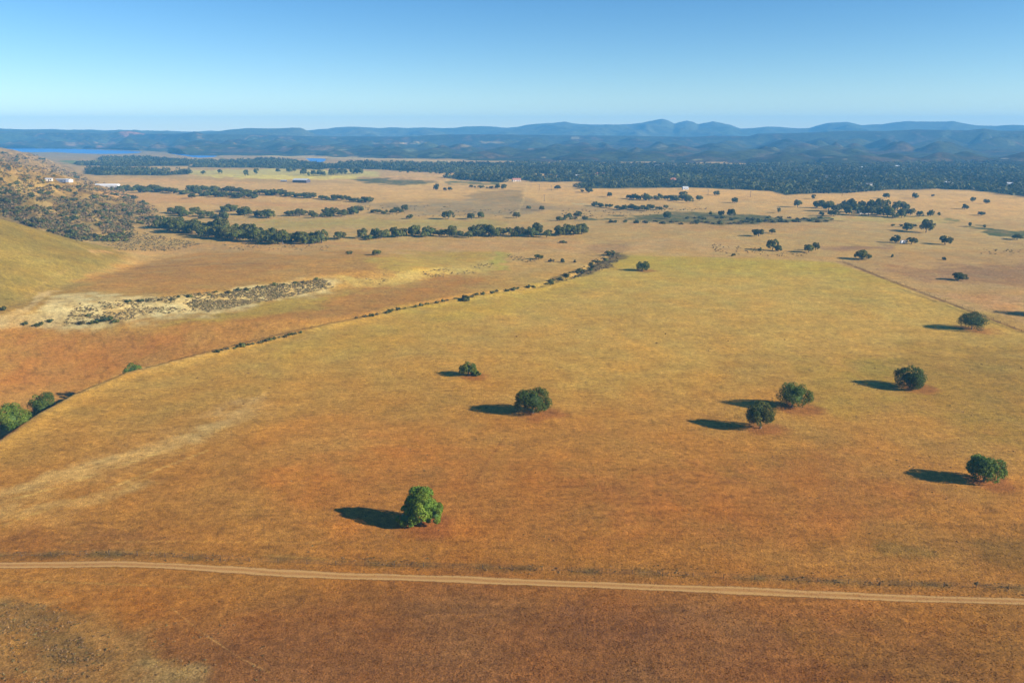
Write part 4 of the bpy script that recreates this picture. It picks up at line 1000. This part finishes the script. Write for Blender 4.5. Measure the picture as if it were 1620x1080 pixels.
tufts("dry_grass", 46000, lambda g, u: 118 + 230 * g.rand(len(u)) ** 1.7, 0.11, 0.11, (1.05, 1.02, 0.95), 70, "dry golden grass tufts across the near ground", "grass")

tufts("golden_weeds", 7000, lambda g, u: 118 + 42 * g.rand(len(u)), 0.12, 0.12, (1.5, 1.5, 1.1), 73, "brighter golden weed tufts in the ground below the dirt road", "weeds")

# dark low weeds in the lower left corner and the weedy strip along the fence
rg = RS(80); pts = []
for poly, n, lim in [([(-20, 960), (70, 950), (140, 980), (200, 1030), (180, 1080), (-20, 1080)], 330, 0.05), ([(-20, 955), (60, 955), (130, 985), (60, 1005), (-20, 1000)], 170, -0.2), ([(60, 1005), (130, 1010), (160, 1050), (90, 1060)], 150, -0.2),
                     ([(250, 960), (420, 1000), (420, 1080), (230, 1080)], 70, 0.1)]:
    a = np.array(poly, float)
    c = np.stack([rg.uniform(a[:, 0].min(), a[:, 0].max(), n * 4), rg.uniform(a[:, 1].min(), a[:, 1].max(), n * 4)], 1)
    ok = (poly_sd(c[:, 0], c[:, 1], poly) > 0) & (fbm(c[:, 0] / 40.0, c[:, 1] / 20.0, 3) > lim)
    pts.append(c[ok][:n])
n = 620
uu = rg.uniform(-40, 1660, n); vv = np.interp(uu, [p[0] for p in ROAD_PX], [p[1] for p in ROAD_PX]) - rg.normal(19, 4.5, n) - 4 * (uu > 400)
ok = (fbm(uu / 70.0, vv / 30.0, 2) > -0.1) & (np.abs(vv - np.interp(uu, [p[0] for p in ROAD_PX], [p[1] for p in ROAD_PX])) > 9)
pts.append(np.stack([uu, vv], 1)[ok])
c = np.stack([rg.uniform(200, 1620, 500), rg.uniform(520, 880, 500)], 1)
ok = (poly_sd(c[:, 0], c[:, 1], FIELD_PX) > 6) & (fbm(c[:, 0] / 90.0, c[:, 1] / 30.0, 3) > 0.12)
pts.append(c[ok][:150])
pts = np.concatenate(pts); X, Y, Z = hit(pts[:, 0], pts[:, 1])
W = rg.uniform(0.2, 0.65, len(X)) * np.clip(Y / 190.0, 1, 2)
clump_stuff("low_weeds", X, Y, Z, W, W * 0.22, 12, 0.45, [(0.150, 0.110, 0.070), (0.125, 0.110, 0.060), (0.180, 0.125, 0.080), (0.22, 0.155, 0.10)], 81, "low brown and green weeds by the dirt road", "weeds")

# ------------------------------------------------------------------ dirt road
def road_mat():
    m, nt, out = new_mat("dirt_road")
    a = N(nt, "Attribute", attribute_name="Col"); e = N(nt, "Attribute", attribute_name="Edge")
    tc = N(nt, "TexCoord"); n1 = N(nt, "TexNoise", Scale=0.7, Detail=6.0, Roughness=0.72); n2 = N(nt, "TexNoise", Scale=4.0, Detail=4.0)
    for n in (n1, n2): nt.links.new(tc.outputs["Object"], n.inputs["Vector"])
    mr = N(nt, "MapRange"); mr.inputs["To Min"].default_value = 0.6; mr.inputs["To Max"].default_value = 1.4
    nt.links.new(n2.outputs["Fac"], mr.inputs["Value"])
    mx = N(nt, "VectorMath", operation='MULTIPLY'); nt.links.new(a.outputs["Color"], mx.inputs[0]); nt.links.new(mr.outputs[0], mx.inputs[1])
    b = N(nt, "BsdfPrincipled", Roughness=0.95); b.inputs["Specular IOR Level"].default_value = 0.05
    nt.links.new(mx.outputs[0], b.inputs["Base Color"])
    ad = N(nt, "Math", operation='ADD'); nt.links.new(e.outputs["Fac"], ad.inputs[0]); nt.links.new(n1.outputs["Fac"], ad.inputs[1])
    ss = N(nt, "MapRange"); ss.inputs["From Min"].default_value = 0.95; ss.inputs["From Max"].default_value = 1.35
    nt.links.new(ad.outputs[0], ss.inputs["Value"])
    tr = N(nt, "BsdfTransparent"); ms = N(nt, "MixShader")
    nt.links.new(ss.outputs[0], ms.inputs[0]); nt.links.new(tr.outputs[0], ms.inputs[1]); nt.links.new(b.outputs[0], ms.inputs[2])
    nt.links.new(ms.outputs[0], out.inputs["Surface"])
    return m
M_ROAD = road_mat()

def smooth_path(pts, step):
    P = np.array(pts, float); L = np.concatenate([[0], np.cumsum(np.hypot(*np.diff(P, axis=0).T))])
    s = np.arange(0, L[-1], step); x = np.interp(s, L, P[:, 0]); y = np.interp(s, L, P[:, 1])
    k = np.ones(9) / 9
    for _ in range(3):
        x[4:-4] = np.convolve(x, k, 'valid'); y[4:-4] = np.convolve(y, k, 'valid')
    return x, y

def strip(name, px, width, tints, lift, step=0.8, cols=17):
    x, y = smooth_path(flat(px), step)
    tx, ty = np.gradient(x), np.gradient(y); L = np.hypot(tx, ty); nx, ny = -ty / L, tx / L
    w = np.linspace(-1, 1, cols)
    wv = width * (1 + 0.30 * perlin(np.arange(len(x)) / 22.0, 3.3 + 0 * x) + 0.15 * perlin(np.arange(len(x)) / 6.0, 8.3 + 0 * x))[:, None]
    X = x[:, None] + nx[:, None] * w * wv / 2; Y = y[:, None] + ny[:, None] * w * wv / 2
    Z = height(X.ravel(), Y.ravel()).reshape(X.shape) + lift
    wob = 0.30 * perlin(np.arange(len(x)) / 16.0, 0.5 + 0 * x)[:, None]
    tr = np.exp(-((np.abs(w[None] + wob) - 0.44) / 0.20) ** 2)
    C = np.array(tints[0])[None, None] * tr[..., None] + np.array(tints[1])[None, None] * (1 - tr[..., None])
    e = np.clip(1.15 - np.abs(w[None]) ** 2.2 * 1.05 + 0 * X, 0, 1) * np.clip(0.86 + 0.25 * tr, 0, 1)
    n1_, n2_ = X.shape
    i, j = np.meshgrid(np.arange(n1_ - 1), np.arange(n2_ - 1), indexing='ij')
    F = np.stack([i * n2_ + j, (i + 1) * n2_ + j, (i + 1) * n2_ + j + 1, i * n2_ + j + 1], -1).reshape(-1, 4)
    me = mesh_np(name, np.stack([X.ravel(), Y.ravel(), Z.ravel()], 1), F, M_ROAD, C.reshape(-1, 3), smooth=True)
    at = me.attributes.new("Edge", 'FLOAT', 'POINT'); at.data.foreach_set("value", e.ravel().astype(np.float32))
    if me.polygons[0].normal.z < 0: me.flip_normals()
    tag(put(name, me), kind="structure")
strip("dirt_road", ROAD_PX, 4.3, [alb((212, 166, 126)), alb((190, 138, 98))], 0.05)

# ------------------------------------------------------------------ fences
def fence(px, spacing, label, post_h=1.25, wires=(0.35, 0.75, 1.15)):
    x, y = smooth_path(flat(px), 0.5)
    L = np.concatenate([[0], np.cumsum(np.hypot(np.diff(x), np.diff(y)))])
    s = np.arange(0, L[-1], spacing); X = np.interp(s, L, x); Y = np.interp(s, L, y); Z = height(X, Y)
    t = root("wire_fence", (float(X[0]), float(Y[0]), float(Z[0])))
    o0 = np.array([X[0], Y[0], Z[0]])
    pm = MB().tube([(0, 0, -0.4), (0, 0, post_h * 0.6), (0.02, 0, post_h)], [0.06, 0.055, 0.05], 6).mesh("post", M_POST)
    for a, b, c in zip(X, Y, Z):
        p = put("post", pm, t, tuple(float(v) for v in np.array([a, b, c]) - o0), rnd.uniform(0, 6), (1, 1, rnd.uniform(0.85, 1.15)))
        p.rotation_euler = (rnd.uniform(-.06, .06), rnd.uniform(-.06, .06), rnd.uniform(0, 6))
    for w in wires:
        pts = [tuple(np.array([a, b, c + w]) - o0) for a, b, c in zip(X, Y, Z)]
        MB().tube(pts, [0.012] * len(pts), 3).put("wire", M_WIRE, t)
    return tag(t, label, "fence")
fence([(a, b - 14 - 5 * min(max((a - 300) / 500, 0), 1)) for a, b in ROAD_PX if -200 < a < 1900], 7.0, "wire fence on dark posts along the dirt road")
fence([(1333, 414), (1400, 441), (1500, 479), (1625, 527), (1760, 580)], 6.0, "wire fence running diagonally along the golden field's far boundary")

# ------------------------------------------------------------------ buildings
def house(u, v, L, D, h, rz, wall, roof, label, name="house", group=None, roof_h=None, nwin=3, flat_roof=False, chimney=False, big_doors=0):
    x, y, z = (float(q[0]) for q in hit(u, v))
    t = root(name, (x, y, z - 0.3), rz)
    rh = D * 0.28 if roof_h is None else roof_h
    if flat_roof:
        MB().box(-L / 2, L / 2, -D / 2, D / 2, 0, h).put("wall", wall, t)
        MB().box(-L / 2 - .4, L / 2 + .4, -D / 2 - .4, D / 2 + .4, h, h + 0.35).put("roof", roof, t)
    else:
        vs = [(-L / 2, -D / 2, 0), (L / 2, -D / 2, 0), (L / 2, D / 2, 0), (-L / 2, D / 2, 0), (-L / 2, -D / 2, h), (L / 2, -D / 2, h), (L / 2, D / 2, h), (-L / 2, D / 2, h), (-L / 2, 0, h + rh), (L / 2, 0, h + rh)]
        MB().add(vs, [(3, 2, 1, 0), (0, 1, 5, 4), (1, 2, 6, 9, 5), (2, 3, 7, 6), (3, 0, 4, 8, 7), (4, 5, 9, 8), (6, 7, 8, 9)]).put("wall", wall, t)
        e = 0.5; sl = rh / (D / 2); th = 0.18
        def slope(sg):
            a = (0, h + rh + 0.03); b = (sg * (D / 2 + e), h - e * sl + 0.03)
            q_ = []
            for xx in (-L / 2 - e, L / 2 + e):
                q_ += [(xx, a[0], a[1]), (xx, b[0], b[1]), (xx, b[0], b[1] + th), (xx, a[0], a[1] + th)]
            return q_
        mb = MB()
        for sg in (-1, 1): mb.add(slope(sg), [(0, 1, 2, 3), (7, 6, 5, 4), (0, 4, 5, 1), (1, 5, 6, 2), (2, 6, 7, 3), (3, 7, 4, 0)])
        r_ = mb.put("roof", roof, t)
        if chimney: MB().box(L * 0.2, L * 0.2 + 0.9, -0.5, 0.5, h + rh * 0.4, h + rh + 1.0).put("chimney", M_CREAM, r_)
    d = MB().box(-0.5, 0.5, -D / 2 - 0.06, -D / 2 + 0.02, 0.1, 2.2).put("door", M_DARKWALL, t)
    for i in range(nwin):
        xx = -L / 2 + L * (i + 0.5) / nwin
        if abs(xx) < 1.3: xx += 2.0
        w = MB().box(xx - 0.8, xx + 0.8, -D / 2 - 0.05, -D / 2 + 0.02, 1.0, min(2.3, h - 0.3)).put("window", M_GLASS, t)
    for i in range(big_doors):
        xx = -L / 2 + L * (i + 0.5) / big_doors
        MB().box(xx - 1.7, xx + 1.7, -D / 2 - 0.09, -D / 2 + 0.01, 0.1, min(3.6, h - 0.4)).put("barn_door", M_POST, t)
    tag(t, label, "house" if name == "house" else name.split("_")[-1], group)
    return t
house(96, 288, 17, 9, 4.2, 0.15, M_BLUEGREY, M_GREYROOF, "blue grey house with a pale flat roof on the scrub hillside", flat_roof=True, nwin=5)
house(110, 288, 7, 6, 3.2, -0.5, M_WHITE, M_GREYROOF, "small white building beside the blue grey hillside house", nwin=2, roof_h=1.2)
house(78, 286, 7, 6, 2.6, 0.3, M_CREAM, M_GREYROOF, "low cream shed half hidden in scrub by the blue grey house", name="low_shed", nwin=1, roof_h=0.8)
house(170, 296, 40, 12, 4.2, 0.03, M_WHITE, M_WHITE, "long low white building at the foot of the scrub hill", name="long_building", nwin=7, roof_h=1.6)
house(477, 289, 30, 16, 5.5, -0.25, M_DARKWALL, M_GREYROOF, "dark sided barn with a pale metal roof on the tan plain", name="barn", nwin=0, roof_h=2.6, big_doors=3)
house(449, 287.5, 11, 6, 2.6, -0.1, M_DARKWALL, M_GREYROOF, "low dark shed near the pale roofed barn", name="shed", nwin=1, roof_h=0.9)
house(950, 279, 18, 12, 4, 0.2, M_CREAM, M_TILE, "house with a wide terracotta roof in the wood", nwin=4, chimney=True)
house(1060, 287, 20, 11, 4, -0.1, M_WHITE, M_TILE, "white house with a red roof in a small clearing of the wood", nwin=4, chimney=True)
house(1499, 294, 16, 11, 5, 0.5, M_WHITE, M_GREYROOF, "tall white house in the wood above the bare rise", nwin=3)
house(1084, 300, 9, 7, 3.5, 0.1, M_WHITE, M_GREYROOF, "tiny white house at the wood's edge above the copse", nwin=2)
house(1362, 267.5, 34, 14, 5, 0.05, M_CREAM, M_GREYROOF, "long pale building at the foot of the blue hills", name="long_building", nwin=6, roof_h=1.5)
house(817, 287, 16, 10, 3.6, 0.2, M_CREAM, M_TILE, "red roofed house near the head of the straight farm lane", nwin=3)
house(733, 283, 14, 8, 3.6, -0.1, M_WHITE, M_GREYROOF, "white farmhouse among trees beyond the vineyard", nwin=3)
house(1366, 338, 13, 8, 3.2, 0.05, M_CREAM, M_GREYROOF, "pale shed half hidden by the farm grove", name="shed", nwin=2, roof_h=1.2)
house(1428, 337, 11, 6, 3.0, -0.1, M_WHITE, M_GREYROOF, "narrow white shed between the farm grove's last oaks", name="shed", nwin=2, roof_h=1.0)
for u, v in [(1040, 264.5), (1066, 263.5), (1120, 262.5), (1262, 272), (1310, 282.5), (1330, 282.5), (1365, 283), (1374, 296), (915, 282), (1596, 295), (1418, 266)]:
    house(u, v, rnd.uniform(11, 16), rnd.uniform(7, 9), rnd.uniform(4.5, 5.5), rnd.uniform(-.5, .5), M_CREAM, rnd.choice([M_GREYROOF, M_DARKROOF, M_DARKROOF]), "small pale house showing above the treetops of the wood", group="pale houses scattered in the wood", nwin=2)

# ------------------------------------------------------------------ trailer under the oaks, utility poles
def trailer(u, v):
    x, y, z = (float(q[0]) for q in hit(u, v))
    t = root("trailer", (x, y, z), 0.25)
    MB().box(-3.0, 3.0, -1.15, 1.15, 0.7, 2.9).put("body", M_WHITE, t)
    MB().box(-3.1, 3.1, -1.25, 1.25, 2.9, 3.05).put("roof", M_GREYROOF, t)
    w = MB().box(-1.8, -0.4, -1.19, -1.13, 1.6, 2.4).put("window", M_GLASS, t)
    MB().box(0.9, 1.7, -1.19, -1.13, 0.75, 2.6).put("door", M_GREYROOF, t)
    for sx in (-0.5, 0.5):
        for sy in (-1, 1):
            MB().tube([(sx, sy * 0.95, 0.36), (sx, sy * 1.2, 0.36)], [0.37, 0.37], 12).put("wheel", M_TYRE, t)
    MB().tube([(3.0, 0, 0.6), (4.2, 0, 0.5)], [0.07, 0.07], 6).put("hitch", M_WIRE, t)
    tag(t, "small white trailer parked between two round oaks on the pasture", "trailer")
trailer(1429, 385.5)

def pole(u, v, h, label, group):
    x, y, z = (float(q[0]) for q in hit(u, v))
    t = root("utility_pole", (x, y, z), 0.6)
    MB().tube([(0, 0, -0.8), (0, 0, h)], [0.24, 0.17], 8).put("shaft", M_POST, t)
    a = MB().box(-1.5, 1.5, -0.1, 0.1, h - 1.0, h - 0.75).put("crossarm", M_POST, t)
    for xx in (-1.3, -0.5, 0.5, 1.3): MB().tube([(xx, 0, h - 0.76), (xx, 0, h - 0.45)], [0.08, 0.06], 6).put("insulator", M_GREYROOF, a)
    tag(t, label, "pole", group)
for u, v, h in [(861, 319, 10), (853, 301, 10), (872, 302, 9), (1120, 309, 9), (1187, 312, 9)]:
    pole(u, v, h, "wooden utility pole standing on the pale far pasture", "utility poles on the far pasture")
pole(1332, 311, 17, "tall utility pole in front of the wood above the farm grove", None)

# ------------------------------------------------------------------ haze
def haze():
    m, nt, out = new_mat("haze")
    p = N(nt, "VolumePrincipled", Density=HAZE_D); p.inputs["Color"].default_value = HAZE_C; p.inputs["Anisotropy"].default_value = 0.0
    nt.links.new(p.outputs[0], out.inputs["Volume"])
    mb = MB().box(-6800, 6800, -6800, 7800, -22.0, 214.0)
    tag(mb.put("haze", m), "thin blue haze filling the valley air", "haze", kind="stuff")
HAZE_D = 1.3e-4
HAZE_C = (0.15, 0.53, 1.0, 1)
haze()
